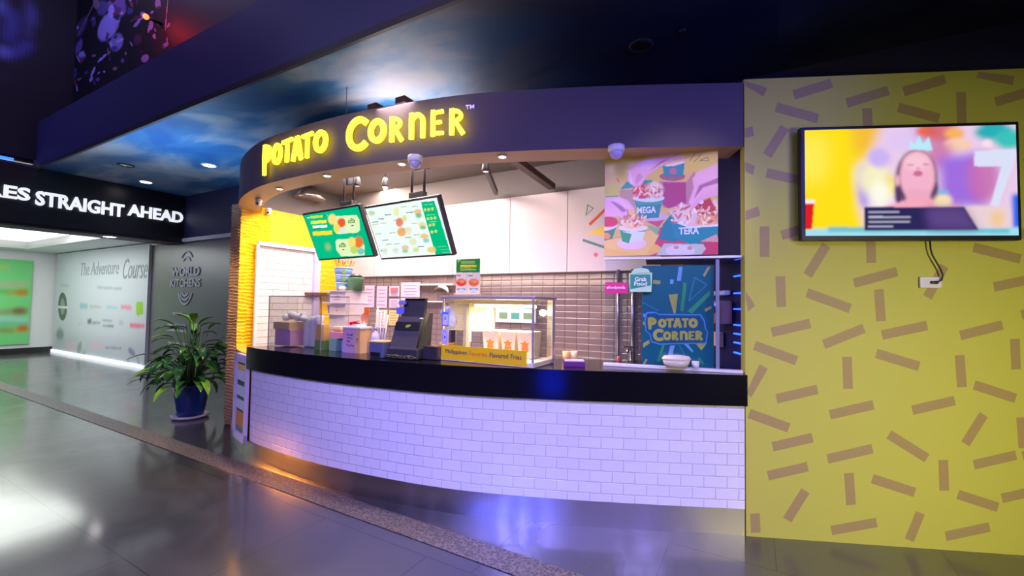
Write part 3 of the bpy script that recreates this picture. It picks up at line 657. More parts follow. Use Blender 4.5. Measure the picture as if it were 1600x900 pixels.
# WORLD KITCHENS
wb = Board(K(0, .012, 0), A, 6, 2.7)
sg = thing('wall_logo', 'faded white round restaurant area emblem with two lines of lettering on the black wall', 'logo', K(1.2, 0, 1.5))
M_GREYL = mat('pale_grey_lettering', (.42, .42, .47), .5)
mb = MB(); fit_text(mb, 'WORLD', wb, 268, 312, 418, 432, M_GREYL, .03, .004, .001); fit_text(mb, 'KITCHENS', wb, 266, 313, 436.5, 448.5, M_GREYL, .02, .004, .001); mb.build('word', sg)
mb = MB(); cu_, cv_ = wb.uv(290, 434); ra = wb.uv(290, 393)[1] - cv_
for a0, a1, rr in ((50, 130, 1.0), (55, 125, .78), (215, 325, 1.0), (225, 315, .84), (238, 302, .68)):
    pts = arc(cu_, cv_, ra * rr * .62, ra * rr, a0, a1, 14); stroke(mb, pts, .035, lambda a, b: wb.at(a, b, .001), wb.n * .003, M_GREYL)
for y_, x0, x1, ww in ((490, 270, 286, .05), (507, 262, 290, .04), (515, 260, 292, .05), (535, 263, 292, .05)):
    a = wb.uv(x0, y_); b = wb.uv(x1, y_); stroke(mb, [a, (b[0], a[1])], ww, lambda a, b: wb.at(a, b, .001), wb.n * .003, M_GREYL)
mb.build('emblem', sg)

# white hoarding with logos
hb = Board(K(-5.38, .06, .02), A, 5.46, 2.64)
hr = thing('hoarding', 'white printed hoarding with script title and rows of small logos', 'hoarding', K(-2.7, .03, 0))
mb = MB(); mb.prism([K(-5.4, .055, .02), K(.08, .055, .02), K(.08, .055, 2.68), K(-5.4, .055, 2.68)], N * .05, M_WPAINT); mb.build('panel', hr)
mb = MB(); mb.prism([K(-5.4, .09, .0), K(.08, .09, .0), K(.08, .09, .07), K(-5.4, .09, .07)], N * .03, mat('lit_floor_strip', (.9, .9, 1), .3, emit=(.85, .88, 1), es=.9)); mb.build('light_strip', hr)
pc = Pic(hb, 330, 160, (205, 212, 218))
pc.poly([(85, 545), (232, 575), (234, 534), (85, 520)], (190, 196, 205), .8, .1)
pc.ell(98, 479, 7, 22, (96, 112, 98)); pc.ell(98, 479, 3.5, 13, (150, 165, 150)); pc.bar(91, 480, 106, 480, 4, (225, 230, 230))
pc.ell(94, 522, 6, 9, (110, 140, 125), .8, .05)
for x0, x1, y_, hh, c in [(125,137,478,9,(150,190,205)),(140,158,479,4,(190,180,190)),(166,184,480,4,(160,200,210)),(189,206,480,7,(230,150,175)),(96,108,446,3,(185,190,195)),
        (137,143,502,8,(110,115,125)),(144,157,504,4,(150,152,160)),(160,176,500,2,(140,142,150)),(160,178,509,3,(120,125,135)),(186,193,504,8,(190,195,200)),(203,226,508,7,(235,120,150)),(152,191,449,3,(170,172,180)),
        (103,118,540,14,(215,195,205)),(143,160,539,7,(225,185,195)),(165,190,543,3,(150,150,160)),(122,127,506,2,(200,180,200)),(122,134,535,18,(200,205,205))]:
    pc.bar(x0, y_, x1, y_ + (x1 - x0) * .06, hh, c, .95, .012)
pc.poly([(213, 472), (224, 471), (224, 491), (218, 492), (217, 496), (213, 490)], (150, 205, 60))
pc.ell(124, 545, 3, 12, (140, 150, 155), .8, .03, .2); pc.ell(131, 553, 3, 6, (150, 175, 150), .8, .03, .6)
pc.ell(206, 550, 4, 8, (120, 120, 160), .8, .03, -.6); pc.ell(200, 566, 2, 10, (160, 165, 175), .8, .03, .3); pc.ell(217, 566, 2, 10, (165, 170, 180), .8, .03, -.3)
pc.build('print', M_PRINTMAT, hr, .003)
mb = MB(); fit_text(mb, 'The Adventure', hb, 126, 186, 411, 431, hexm(168, 172, 178), .0, .002, .006, .2); fit_text(mb, 'Course', hb, 192, 231, 405, 436, hexm(150, 154, 162), .0, .002, .006, .35); mb.build('title', hr)

# green poster on the far corridor wall
gb = Board(K(-5.43, 9, 0), N, 9, 2.8)
u0, v0 = gb.uv(44, 537); v1 = gb.uv(44, 407)[1]
gp = Board(gb.at(u0 - 2.6, v0, .03), N, 2.6, v1 - v0)
pr = thing('wall_poster', 'large green food poster on the white far wall of the corridor', 'poster', gp.at(1.3, 0))
mb = MB(); mb.prism([gp.at(0, 0, -.002), gp.at(gp.w, 0, -.002), gp.at(gp.w, gp.h, -.002), gp.at(0, gp.h, -.002)], gp.n * -.025, M_WPAINT); mb.build('backing', pr)
pc = Pic(gp, 200, 100, (120, 215, 130))
for y0, y1 in ((441, 449), (483, 492), (510, 520)): pass
for (x0, y0, x1, y1, w_, c) in [(-20,446,44,444,9,(175,185,150)),(-20,455,44,456,6,(90,180,90)),(10,458,44,457,5,(190,150,40)),(-20,489,44,486,9,(150,150,110)),(-20,499,44,499,8,(160,215,200)),(-20,507,44,507,5,(110,185,160)),(0,517,44,514,6,(190,140,60)),(-20,514,20,517,5,(60,170,90)),(-30,417,15,417,4,(190,200,90))]:
    pc.bar(x0, y0, x1, y1, w_, c, .9, .03)
pc.ell(34, 457, 10, 4, (200, 130, 30), 1, .03); pc.ell(30, 486, 11, 5, (130, 110, 60), 1, .03); pc.ell(36, 513, 9, 4, (195, 110, 30), 1, .03)
pc.build('print', M_PRINTMAT, pr)

# ================================================================== PANELS BEHIND THE COUNTER
hd = thing('header_board', 'row of white wall panels with confetti shapes above the taupe tiles', 'panel', K(8.3, .02, 1.85))
hB = Board(K(WS, .045, 1.85), A, 4.7, .88)
js = [0.04] + [hB.uv(x, 400)[0] for x in (585, 707, 796, 886)] + [4.62]
for a, b in zip(js, js[1:]):
    mb = MB(); mb.box(hB.at((a + b) / 2, .44, -.015), (b - a - .006, .88, .028), M_HEADER, X=A, Y=Z, bev=.003); mb.build('panel', hd)
def printed(board, name, parent, shapes, off=.001):
    mb = MB()
    for k, (pts, m) in enumerate(shapes):
        q = [board.uv(*p) for p in pts]; mb.prism([board.at(u, v, off + k * .0002) for u, v in q], board.n * -.001, m)
    return mb.build(name, parent)
RED, GRN, YEL, PNK = hexm(232, 80, 50), hexm(95, 140, 125), hexm(250, 215, 90), hexm(235, 95, 125)
printed(hB, 'confetti_print', hd, [([(920, 349), (922, 353), (947, 329), (945, 325)], RED), ([(917, 364), (946, 351), (946, 369)], YEL), ([(911, 373), (910, 377), (946, 389), (947, 385)], GRN), ([(931, 394), (935, 398), (931, 402), (927, 398)], PNK),
    ([(918, 319), (928, 325.5), (927, 326.5), (918, 320.5)], GRN), ([(918, 319), (919, 320), (916, 337), (915, 336)], GRN), ([(928, 325.5), (915, 337), (915.5, 335.5), (927, 325)], GRN)])

# food poster above the glass
GP0 = Vector((.69, 3.235, 0)); GD = Vector((.87, -.285, 0)).normalized(); GN = Vector((-GD.y, GD.x, 0))
gB = Board(GP0, GD, .915, 3)
u0 = gB.uv(945, 330)[0]; u1 = gB.uv(1121.5, 330)[0]
v0 = 1.862; v1 = gB.uv(1121, 230)[1]
fB = Board(gB.at(u0, v0, .012), GD, u1 - u0, v1 - v0)
fp = thing('food_poster', 'large bright poster of hands dipping into tubs of flavoured fries, above the glass screen', 'poster', fB.at(fB.w / 2, 0))
mb = MB(); mb.prism([fB.at(0, 0, -.001), fB.at(fB.w, 0, -.001), fB.at(fB.w, fB.h, -.001), fB.at(0, fB.h, -.001)], GN * .03, M_WHITE); mb.build('board', fp)
pc = Pic(fB, 320, 300, (222, 190, 95))
fz = lambda pts: [(930 + x / 4.738, 220 + y / 4.738) for x, y in pts]
def P_(pts, c, al=1, soft=0): pc.poly(fz(pts), c, al, soft)
def E_(x, y, a, b, c, al=1, soft=0, rot=0): pc.ell(930 + x / 4.738, 220 + y / 4.738, a / 4.738, b / 4.738, c, al, soft, rot)
E_(190, 190, 110, 60, (250, 240, 150), .9, .03); P_([(60, 320), (190, 320), (190, 440), (60, 440)], (205, 205, 50), .8, .03)
P_([(60, 740), (480, 640), (920, 700), (920, 880), (60, 880)], (205, 60, 95))
P_([(180, 365), (300, 360), (300, 600), (180, 600)], (190, 150, 120)); P_([(185, 360), (235, 300), (425, 290), (420, 330)], (30, 150, 130))
P_([(470, 300), (670, 305), (700, 230), (740, 230), (740, 470), (520, 500), (480, 470)], (190, 130, 140)); P_([(500, 310), (672, 308), (672, 470), (540, 500), (500, 470)], (178, 55, 115)); P_([(480, 300), (560, 250), (735, 225), (672, 308)], (225, 175, 110))
P_([(380, 600), (520, 560), (560, 520), (470, 640)], (200, 80, 110)); P_([(470, 730), (500, 620), (580, 520), (600, 700), (640, 740), (560, 745)], (10, 130, 140))
E_(570, 265, 95, 32, (165, 95, 105)); P_([(498, 185), (510, 265), (650, 262), (662, 165), (580, 190)], (30, 140, 150)); E_(577, 225, 28, 25, (190, 110, 130)); P_([(560, 120), (665, 100), (662, 165), (530, 185), (520, 160)], (235, 190, 150)); E_(590, 172, 75, 10, (235, 215, 225), 1, 0, -.2)
E_(160, 800, 330, 70, (235, 190, 90)); P_([(70, 740), (330, 680), (450, 650), (470, 700), (440, 760), (370, 850), (60, 790)], (238, 200, 110)); E_(270, 760, 110, 45, (240, 205, 205)); P_([(390, 625), (480, 640), (460, 700), (400, 650)], (140, 185, 120))
E_(430, 560, 110, 34, (215, 180, 190)); P_([(290, 430), (325, 580), (470, 570), (505, 405)], (30, 140, 140)); P_([(300, 440), (312, 475), (498, 470), (502, 425)], (60, 165, 135)); E_(395, 425, 118, 28, (225, 225, 235)); E_(350, 375, 75, 55, (225, 45, 60), 1, .003); E_(440, 360, 65, 55, (240, 215, 190), 1, .008); E_(455, 390, 50, 40, (225, 190, 170))
P_([(450, 850), (510, 760), (800, 765), (820, 800), (780, 850)], (190, 200, 185)); E_(630, 815, 110, 45, (222, 215, 228)); E_(600, 790, 20, 12, (200, 150, 130)); E_(700, 795, 20, 14, (200, 150, 130))
P_([(60, 590), (160, 630), (130, 720), (60, 745)], (60, 140, 90)); E_(70, 640, 95, 28, (238, 220, 225), 1, 0, -.15); E_(100, 600, 70, 40, (215, 35, 60), 1, .003); E_(85, 705, 28, 24, (235, 150, 70))
P_([(180, 650), (205, 760), (350, 745), (375, 640)], (225, 232, 225)); P_([(185, 670), (200, 745), (250, 760), (270, 690)], (30, 165, 90)); P_([(180, 645), (185, 672), (370, 672), (378, 640)], (35, 160, 110)); E_(280, 645, 108, 27, (240, 235, 232)); E_(275, 605, 85, 48, (250, 205, 120), 1, .008); P_([(248, 500), (290, 500), (300, 600), (250, 600)], (250, 195, 110))
P_([(560, 590), (590, 720), (700, 765), (915, 740), (915, 620), (700, 640)], (20, 140, 150)); P_([(780, 745), (900, 690), (915, 750)], (215, 160, 150)); pc.bar(930 + 560 / 4.738, 220 + 585 / 4.738, 930 + 700 / 4.738, 220 + 640 / 4.738, 3, (240, 235, 245)); pc.bar(930 + 690 / 4.738, 220 + 640 / 4.738, 1123, 220 + 625 / 4.738, 3.4, (240, 235, 245))
P_([(545, 520), (640, 460), (740, 500), (900, 430), (915, 610), (700, 630), (600, 600)], (235, 205, 200), 1, .006); P_([(730, 480), (850, 420), (900, 520), (760, 560)], (195, 50, 65), 1, .004); P_([(760, 560), (905, 520), (910, 605), (740, 620)], (235, 165, 110), 1, .008); E_(785, 455, 18, 14, (235, 225, 250))
for i in range(170):
    x = random.uniform(190, 370); y = random.uniform(560, 625)
    if random.random() < .5: x = random.uniform(580, 900); y = random.uniform(480, 610)
    if random.random() < .25: x = random.uniform(290, 495); y = random.uniform(330, 410)
    E_(x, y, random.uniform(5, 9), random.uniform(14, 30), random.choice([(255, 240, 210), (205, 130, 80), (250, 220, 180), (195, 70, 70), (235, 170, 130)]), .8, 0, random.uniform(-1.5, 1.5))
SK = (240, 180, 200); SK2 = (170, 95, 135)
P_([(240, 215), (300, 170), (470, 110), (720, 60), (600, 110), (480, 190), (380, 260), (340, 330), (290, 340), (240, 300)], SK, 1, .001); P_([(440, 200), (560, 120), (720, 60), (600, 100), (470, 165), (400, 225)], SK2, .9, .004)
P_([(310, 250), (330, 240), (355, 270), (300, 330), (295, 300)], (215, 150, 175), .9, .004); P_([(300, 200), (380, 130), (480, 130), (400, 190)], (240, 225, 250), .7, .02); P_([(245, 220), (262, 222), (280, 320), (262, 318)], (250, 215, 225), .8)
P_([(920, 160), (760, 230), (720, 280), (730, 350), (690, 460), (720, 490), (770, 420), (920, 340)], SK, 1, .001); P_([(770, 330), (920, 270), (920, 310), (800, 345), (730, 430)], SK2, .9, .004); P_([(920, 340), (780, 400), (720, 470), (690, 520), (730, 500), (800, 430), (920, 400)], (235, 170, 200), 1, .004)
P_([(60, 430), (180, 415), (240, 440), (290, 500), (280, 520), (220, 480), (240, 550), (190, 560), (60, 560)], SK, 1, .001); P_([(110, 450), (180, 450), (230, 520), (200, 530), (150, 480)], SK2, .9, .003); P_([(120, 440), (185, 425), (260, 500), (250, 515)], (250, 205, 215), .7, .004)
for a in ((700, 150, 740, 90), (730, 160, 790, 95), (770, 150, 830, 120), (830, 120, 840, 150), (840, 150, 780, 145)): pc.bar(930 + a[0] / 4.738, 220 + a[1] / 4.738, 930 + a[2] / 4.738, 220 + a[3] / 4.738, .8, (70, 90, 60))
pc.bar(930 + 160 / 4.738, 220 + 280 / 4.738, 930 + 178 / 4.738, 220 + 310 / 4.738, 2, (225, 105, 70)); pc.bar(930 + 80 / 4.738, 220 + 415 / 4.738, 930 + 170 / 4.738, 220 + 408 / 4.738, 1.6, (60, 150, 100))
pc.build('print', M_PRINT, fp, .002)
mb = MB()
for body, pts, bw, bh in (('MEGA', (310, 540), 140, 48), ('TERA', (618, 695), 150, 52), ('JR', (278, 732), 80, 42)):
    x, y = fz([pts])[0]; u, v = fB.uv(x, y); u2 = fB.uv(x + bw / 4.738, y)[0]; v2 = fB.uv(x, y - bh / 4.738)[1]
    add_text(mb, body, fB.at(u, v, .004), GD, Z + GD * .0, u2 - u, v2 - v, hexm(225, 240, 250), .03, .001)
mb.build('lettering', fp)

# glass screen standing on the counter at the right
gs = thing('glass_screen', 'tall clear glass screen in slim white frame on the right end of the counter', 'glass screen', gB.at(.45, 1.06))
GZ0, GZ1 = 1.062, 1.835
mb = MB(); mb.box(gB.at(.455, (GZ0 + GZ1) / 2, 0), (.90, GZ1 - GZ0, .006), M_GLASS2, X=GD, Y=Z); mb.build('pane', gs)
mb = MB(); mb.box(gB.at(.455, GZ0 + .004, .01), (.92, .02, .05), M_WHITE, X=GD, Y=Z, bev=.003); mb.build('rail', gs); mb = MB(); mb.box(gB.at(.455, GZ1 + .008, .0), (.92, .016, .03), M_WHITE, X=GD, Y=Z, bev=.003); mb.build('rail', gs)
mm = gB.uv(1121, 500)[0]
mb = MB(); mb.box(gB.at(mm, (GZ0 + GZ1) / 2, .004), (.022, GZ1 - GZ0 - .02, .02), mat('grey_blue_mullion', (.20, .24, .36), .4), X=GD, Y=Z); mb.build('mullion', gs)
mb = MB(); mb.box(gB.at(.60, GZ1 + .01, -.23), (.62, .02, .40), M_DKPAINT, X=GD, Y=Z); mb.build('shelf_board', gs)

# pink and green delivery signs on the glass
bp_ = Board(gB.at(0, 0, .006), GD, 1, 3)
def flatsign(name, label, px4, m, parts):
    q = [bp_.uv(*p) for p in px4]; mb = MB(); c = bp_.at(sum(a for a, b in q) / 4, min(b for a, b in q))
    t = thing(name, label, 'sign', c); mb.prism([bp_.at(u, v, .006) for u, v in q], bp_.n * -.006, m); mb.build('plate', t); return t
t = flatsign('delivery_sign', 'small bright pink delivery sign with white lettering on the glass', [(945, 458), (981, 458.5), (981, 442), (946, 441)], hexm(225, 25, 125, .4), None)
mb = MB(); fit_text(mb, 'foodpanda', bp_, 951, 977, 446.5, 452.5, M_WHITE, .02, .001, .008); u, v = bp_.uv(949.5, 449.5); mb.lathe(bp_.at(u, v, .0066), [(.008, 0), (.008, .001)], M_WHITE, 14, axis=bp_.n); mb.build('lettering', t)
t = flatsign('delivery_sign', 'mint green bag-shaped delivery sign with white two-line lettering on the glass', [(984, 456), (1018, 456), (1019, 426), (983, 427)], hexm(190, 228, 190, .4), None)
q = [bp_.uv(*p) for p in [(985, 428), (1017, 428), (1013, 421), (1005, 419), (997, 419), (990, 421)]]; mb = MB(); mb.prism([bp_.at(u, v, .006) for u, v in q], bp_.n * -.006, hexm(190, 228, 190, .4)); mb.build('tab', t)
mb = MB(); q = [bp_.uv(*p) for p in [(985, 429), (1016, 429), (1017, 446), (985, 452)]]; mb.prism([bp_.at(u, v, .008) for u, v in q], bp_.n * -.002, hexm(20, 150, 120)); mb.build('panel', t)
mb = MB(); fit_text(mb, 'Grab', bp_, 992, 1010, 433, 439.5, M_WHITE, .03, .001, .010); fit_text(mb, 'Food', bp_, 991, 1011, 440, 446.5, M_WHITE, .03, .001, .010); mb.build('lettering', t)

# teal brand board behind the glass
tB0 = Board(gB.at(0, 0, -.05), GD, 1, 3)
u0 = tB0.uv(1003, 500)[0]; u1 = tB0.uv(1115.5, 500)[0]; zt = tB0.uv(1113, 414)[1]
tB = Board(tB0.at(u0, 1.06), GD, u1 - u0, zt - 1.06)
tb = thing('brand_board', 'teal board with yellow two-line lettering and confetti rays behind the glass screen', 'sign', tB.at(tB.w / 2, 0))
M_TEAL = hexm(12, 120, 125, .4)
mb = MB(); mb.prism([tB.at(0, 0), tB.at(tB.w, 0), tB.at(tB.w, tB.h), tB.at(0, tB.h)], GN * .012, M_TEAL); mb.build('board', tb)
g4 = lambda pts: [(860 + x / 4.091, 380 + y / 4.091) for x, y in pts]
c_y, c_g, c_w, c_o = hexm(225, 205, 90), hexm(70, 185, 110), hexm(150, 200, 230), hexm(60, 160, 170)
sh = [([(755, 330), (815, 322), (800, 450), (788, 450)], c_y), ([(850, 250), (872, 255), (850, 440), (830, 430)], c_g), ([(875, 435), (1020, 300), (1022, 330), (905, 450)], c_g), ([(985, 420), (1028, 400), (1028, 420), (990, 438)], c_y),
      ([(820, 150), (845, 148), (835, 240), (808, 240)], c_w), ([(985, 215), (975, 205), (1005, 145), (1025, 145)], c_y), ([(765, 232), (788, 232), (786, 260), (765, 262)], c_w), ([(655, 235), (705, 240), (700, 262), (655, 260)], c_y),
      ([(583, 640), (630, 618), (635, 640), (585, 668)], c_y), ([(680, 755), (715, 650), (732, 648), (700, 755)], c_g), ([(752, 715), (765, 655), (795, 652), (780, 715)], c_w), ([(850, 640), (875, 640), (915, 690), (905, 698)], c_w), ([(930, 645), (1000, 640), (965, 685)], c_y),
      ([(940, 735), (955, 730), (980, 770), (970, 775)], c_g), ([(588, 770), (610, 738), (622, 745), (600, 778)], c_y), ([(586, 500), (605, 505), (605, 525), (586, 522)], c_y), ([(890, 370), (880, 370), (920, 215), (926, 222)], c_o), ([(925, 215), (1000, 262), (995, 268), (922, 222)], c_o), ([(1000, 262), (1000, 270), (890, 372), (886, 366)], c_o), ([(586, 375), (690, 430), (688, 436), (586, 382)], c_o),
      ([(586, 450), (650, 455), (640, 475), (586, 470)], c_w), ([(818, 650), (826, 650), (870, 730), (862, 730)], c_o)]
plaq = [(620, 450), (670, 447), (700, 460), (955, 462), (980, 500), (985, 540), (1000, 570), (990, 635), (700, 640), (650, 625), (640, 580), (615, 560), (608, 500)]
for k in range(len(sh)): sh[k] = ([tuple(p) for p in g4([(min(max(x, 592), 1036), min(max(y, 150), 792)) for x, y in sh[k][0]])], sh[k][1])
printed(tB, 'confetti_print', tb, sh)
out = [(x + (x - 800) * .04, y + (y - 550) * .09) for x, y in plaq]
printed(tB, 'plaque', tb, [(g4(out), hexm(110, 175, 225)), (g4(plaq), hexm(16, 105, 130))], .006)
mb = MB()
for word, cells in (('POTATO', [(622, 688, 475, 550), (690, 742, 485, 538), (738, 790, 482, 538), (785, 842, 480, 538), (838, 886, 480, 538), (884, 942, 482, 538)]), ('CORNER', [(655, 730, 550, 622), (722, 772, 565, 618), (776, 824, 563, 618), (828, 878, 562, 618), (882, 926, 562, 618), (926, 980, 560, 618)])):
    for ch, (x0, x1, y0, y1) in zip(word, cells):
        (xa, ya), (xb, yb2) = g4([(x0, y0), (x1, y1)]); ua, va = tB.uv(xa, yb2); ub, vb = tB.uv(xb, ya)
        letter(mb, ch, tB.at(ua, va, .009), GD, Z, (ub - ua) * .97, vb - va, .001, hexm(228, 215, 80), 2.3)
mb.build('lettering', tb)

# ================================================================== SCREENS
def menu_screen(c, yaw, tilt, wd, ht, label, painter, nx=150, ny=90):
    a = Vector((math.cos(yaw), -math.sin(yaw), 0)); n = Vector((math.sin(yaw), math.cos(yaw), 0)); up = (-n * math.sin(tilt) + Z * math.cos(tilt)); c = Vector(c)
    t = thing('menu_screen', label, 'screen', c, 0, 'menu screens over the counter'); fn = a.cross(up)
    mb = MB(); mb.box(c - fn * .025, (wd, ht, .045), M_DARK, X=a, Y=up, bev=.006); mb.build('casing', t)
    b = Board(c - a * (wd / 2 - .018) - up * (ht / 2 - .02) , a, wd - .036, ht - .04, up); pc = Pic(b, nx, ny, (255, 255, 255)); painter(pc, b); pc.build('display', M_MENU, t, .002)
    # mount
    mb = MB(); top = Vector((c.x, c.y, 3.05)) + n * .14; j = c - fn * .05 + n * .08
    for s_ in (-.05, .05): mb.tube([j + a * s_, j + a * s_ + Z * .28], .016, M_DARK)
    mb.box(j + Z * .31, (.18, .06, .08), M_DARK, X=a, Y=n, bev=.005)
    for s_ in (-.08, .08): mb.tube([j + a * s_ + Z * .33, Vector(((j + a * s_).x, (j + a * s_).y, 3.05))], .012, M_DARK)
    mb.box(Vector((j.x, j.y, 2.80)) + n * .04, (.15, .05, .12), M_BLACK, X=a, Y=n, bev=.005)
    mb.build('ceiling_mount', t)
    return t
def paint1(pc, b):
    z = lambda x, y: (340 + x / 4.285, 290 + y / 4.285)
    pc.a[:] = np.array(srgb(0, 190, 135))
    for x0, y0, x1, y1, w_, c in [(622, 212, 705, 205, 4, (190, 225, 90)), (625, 248, 730, 240, 5, (245, 235, 60)), (638, 278, 735, 270, 4.5, (235, 250, 240)), (638, 290, 700, 285, 1.5, (0, 130, 90)), (638, 322, 768, 315, 6.5, (240, 225, 60)), (600, 215, 618, 213, 1.5, (230, 250, 240))]:
        pc.bar(*z(x0, y0), *z(x1, y1), w_, c)
    for dx, dy in ((0, 0), (0, 0)): pass
    pc.poly([z(780, 205), z(930, 195), z(950, 225), z(955, 300), z(935, 315), z(800, 325), z(780, 300)], (225, 245, 190)); pc.poly([z(800, 360), z(940, 350), z(985, 400), z(985, 465), z(830, 475), z(795, 430), z(790, 375)], (225, 245, 190))
    pc.ell(*z(770, 225), 7, 8, (250, 225, 120), 1, .01); pc.ell(*z(830, 248), 6.5, 7.5, (235, 90, 50), 1, .008); pc.ell(*z(838, 300), 6, 5, (210, 235, 230)); pc.ell(*z(800, 285), 5, 7, (240, 220, 90), 1, .01)
    pc.ell(*z(945, 380), 7, 9, (240, 120, 50), 1, .01); pc.ell(*z(900, 380), 6, 8, (240, 225, 120), 1, .01); pc.ell(*z(960, 440), 5.5, 5, (120, 205, 200)); pc.ell(*z(915, 430), 6, 6, (190, 220, 110))
    for q in ((875, 243, 920, 238), (815, 405, 858, 400)): pc.bar(*z(q[0], q[1]), *z(q[2], q[3]), 4.5, (30, 110, 60)); pc.bar(*z(q[0] + 5, q[1]), *z(q[2] - 5, q[3]), 2.5, (190, 225, 120))
    for q in ((890, 225, 915, 222), (895, 268, 912, 266), (825, 388, 850, 385), (835, 430, 850, 428)): pc.bar(*z(q[0], q[1]), *z(q[2], q[3]), 1.5, (80, 110, 80))
    pc.ell(*z(740, 410), 4, 5, (225, 200, 90), .5, .02)
    pc.bar(*z(730, 190), *z(752, 220), .6, (200, 240, 220)); pc.bar(*z(752, 220), *z(762, 188), .6, (200, 240, 220))
def paint2(pc, b):
    z = lambda x, y: (560 + x / 4.5, 220 + y / 4.5)
    pc.a[:] = np.array(srgb(238, 255, 248))
    pc.poly([z(440, 430), z(535, 422), z(655, 803), z(545, 806)], (0, 190, 125))
    for i, (x, y) in enumerate([(95, 508), (118, 572), (120, 588), (140, 655), (210, 520), (178, 580), (240, 648), (360, 505), (395, 580), (410, 660), (440, 745), (320, 465), (400, 462), (190, 700), (215, 728), (270, 725), (180, 772), (262, 768), (385, 500), (160, 550), (270, 560), (330, 620), (350, 680)]):
        pc.bar(*z(x - 22, y + 1), *z(x + 22, y - 3), 1.6, [(150, 175, 150), (95, 130, 105), (180, 200, 140)][i % 3], .8)
    for x, y, rx, ry, c in [(290, 572, 6, 7, (235, 110, 70)), (305, 640, 7, 7, (240, 160, 70)), (268, 500, 5, 7, (235, 235, 170)), (325, 545, 4, 5, (225, 220, 130)), (355, 630, 5, 6, (235, 225, 190)), (420, 500, 6, 5, (235, 190, 130)), (425, 525, 5, 4, (110, 190, 130)), (450, 590, 6, 5, (230, 220, 150)), (455, 610, 5, 3, (120, 190, 130)), (465, 670, 7, 4, (240, 190, 110)), (478, 700, 5, 3.5, (130, 200, 190)), (385, 710, 6, 6, (225, 230, 190)), (330, 750, 6, 4, (235, 190, 160)), (330, 775, 5, 3, (150, 200, 160)), (405, 765, 5, 4, (210, 220, 150)), (515, 765, 7, 5, (240, 200, 110)), (95, 508, 5, 4, (190, 215, 170)), (265, 770, 4, 5, (225, 225, 215)), (188, 775, 4, 5, (225, 225, 215))]:
        pc.ell(*z(x, y), rx, ry, c, .9, .006)
    for x, y in [(470, 485), (495, 482), (522, 478), (490, 548), (515, 545), (540, 542), (505, 592), (530, 588), (518, 640), (545, 636)]: pc.ell(*z(x, y), 2.2, 2.6, (200, 225, 120), .9)
    for x, y in [(465, 450), (480, 522), (500, 570), (560, 745), (575, 765), (590, 785)]: pc.bar(*z(x, y), *z(x + 60, y - 4), 1.2, (150, 225, 190), .7)
menu_screen((-1.811, 4.466, 2.186), math.radians(32.6), math.radians(23.5), .93, .53, 'green menu screen hung over the counter, left of the two', paint1)
menu_screen((-.955, 3.905, 2.148), math.radians(32.6), math.radians(25), .93, .53, 'white menu screen with green right column hung over the counter', paint2, 180, 110)

tB_ = Board(Vector((1.877, 2.795, 1.946)) , YD, 1.25, .722)
tv = thing('television', 'wall-mounted black framed television showing a party scene on the yellow wall', 'television', tB_.at(.625, 0))
mb = MB(); c = tB_.at(.625, .361, -.025)
mb.box(c, (1.27, .742, .045), M_BLACK, X=YD, Y=Z, bev=.008); mb.build('casing', tv)
mb = MB(); mb.box(c - tB_.n * .042, (.5, .35, .05), M_DARK, X=YD, Y=Z); mb.build('wall_mount', tv)
sB = Board(tB_.at(.012, .02), YD, 1.226, .69); pc = Pic(sB, 300, 165, (235, 205, 235))
z = lambda x, y: (1160 + x / 2.25, 100 + y / 2.25)
def PP(pts, c, al=1, soft=.0): pc.poly([z(*p) for p in pts], c, al, soft)
def EE(x, y, a, b, c, al=1, soft=0, rot=0): pc.ell(*z(x, y), a / 2.25, b / 2.25, c, al, soft, rot)
PP([(200, 200), (470, 200), (440, 330), (400, 360), (410, 500), (440, 620), (200, 620)], (255, 225, 25), 1, .03); PP([(380, 220), (490, 220), (450, 300), (400, 340)], (245, 185, 60), .9, .04); EE(255, 330, 45, 90, (255, 240, 90), .8, .05)
EE(430, 430, 25, 75, (180, 150, 235), 1, .02); EE(460, 400, 60, 60, (250, 245, 190), .9, .03); EE(480, 330, 40, 35, (205, 180, 245), 1, .02); EE(520, 430, 25, 40, (245, 225, 90), .9, .02); EE(485, 460, 40, 50, (255, 255, 235), .9, .03)
EE(640, 255, 60, 35, (200, 170, 230), 1, .03); EE(560, 270, 60, 40, (225, 200, 245), 1, .03); EE(650, 238, 40, 18, (240, 110, 50), 1, .015); EE(700, 250, 60, 40, (215, 100, 110), .9, .03); EE(745, 245, 35, 20, (250, 180, 90), 1, .015); EE(755, 285, 50, 24, (250, 205, 180), 1, .012); EE(690, 320, 50, 50, (205, 120, 170), .9, .03)
EE(885, 240, 70, 30, (40, 175, 185), 1, .02); EE(935, 265, 50, 35, (60, 195, 190), 1, .02); EE(860, 280, 18, 14, (250, 225, 240), 1, .01)
PP([(690, 330), (830, 310), (860, 500), (700, 500)], (160, 110, 225), 1, .03); EE(850, 400, 60, 90, (200, 110, 180), .9, .03); PP([(815, 305), (965, 300), (960, 330), (900, 500), (870, 500), (910, 360), (815, 360)], (220, 225, 250), 1, .008)
PP([(945, 460), (985, 450), (985, 620), (950, 620)], (40, 100, 240), 1, .015)
EE(612, 405, 75, 105, (120, 85, 110), 1, .012); EE(550, 455, 16, 42, (90, 60, 105), 1, .01); EE(676, 455, 14, 40, (95, 65, 105), 1, .01)
PP([(585, 300), (590, 270), (605, 285), (620, 252), (635, 280), (655, 255), (668, 305)], (185, 235, 250), 1, .006)
EE(615, 395, 62, 88, (245, 180, 205), 1, .012); EE(610, 345, 45, 30, (250, 200, 215), .9, .02); PP([(580, 440), (655, 440), (665, 500), (570, 500)], (240, 170, 195), 1, .012); EE(545, 410, 10, 20, (240, 180, 200), 1, .01)
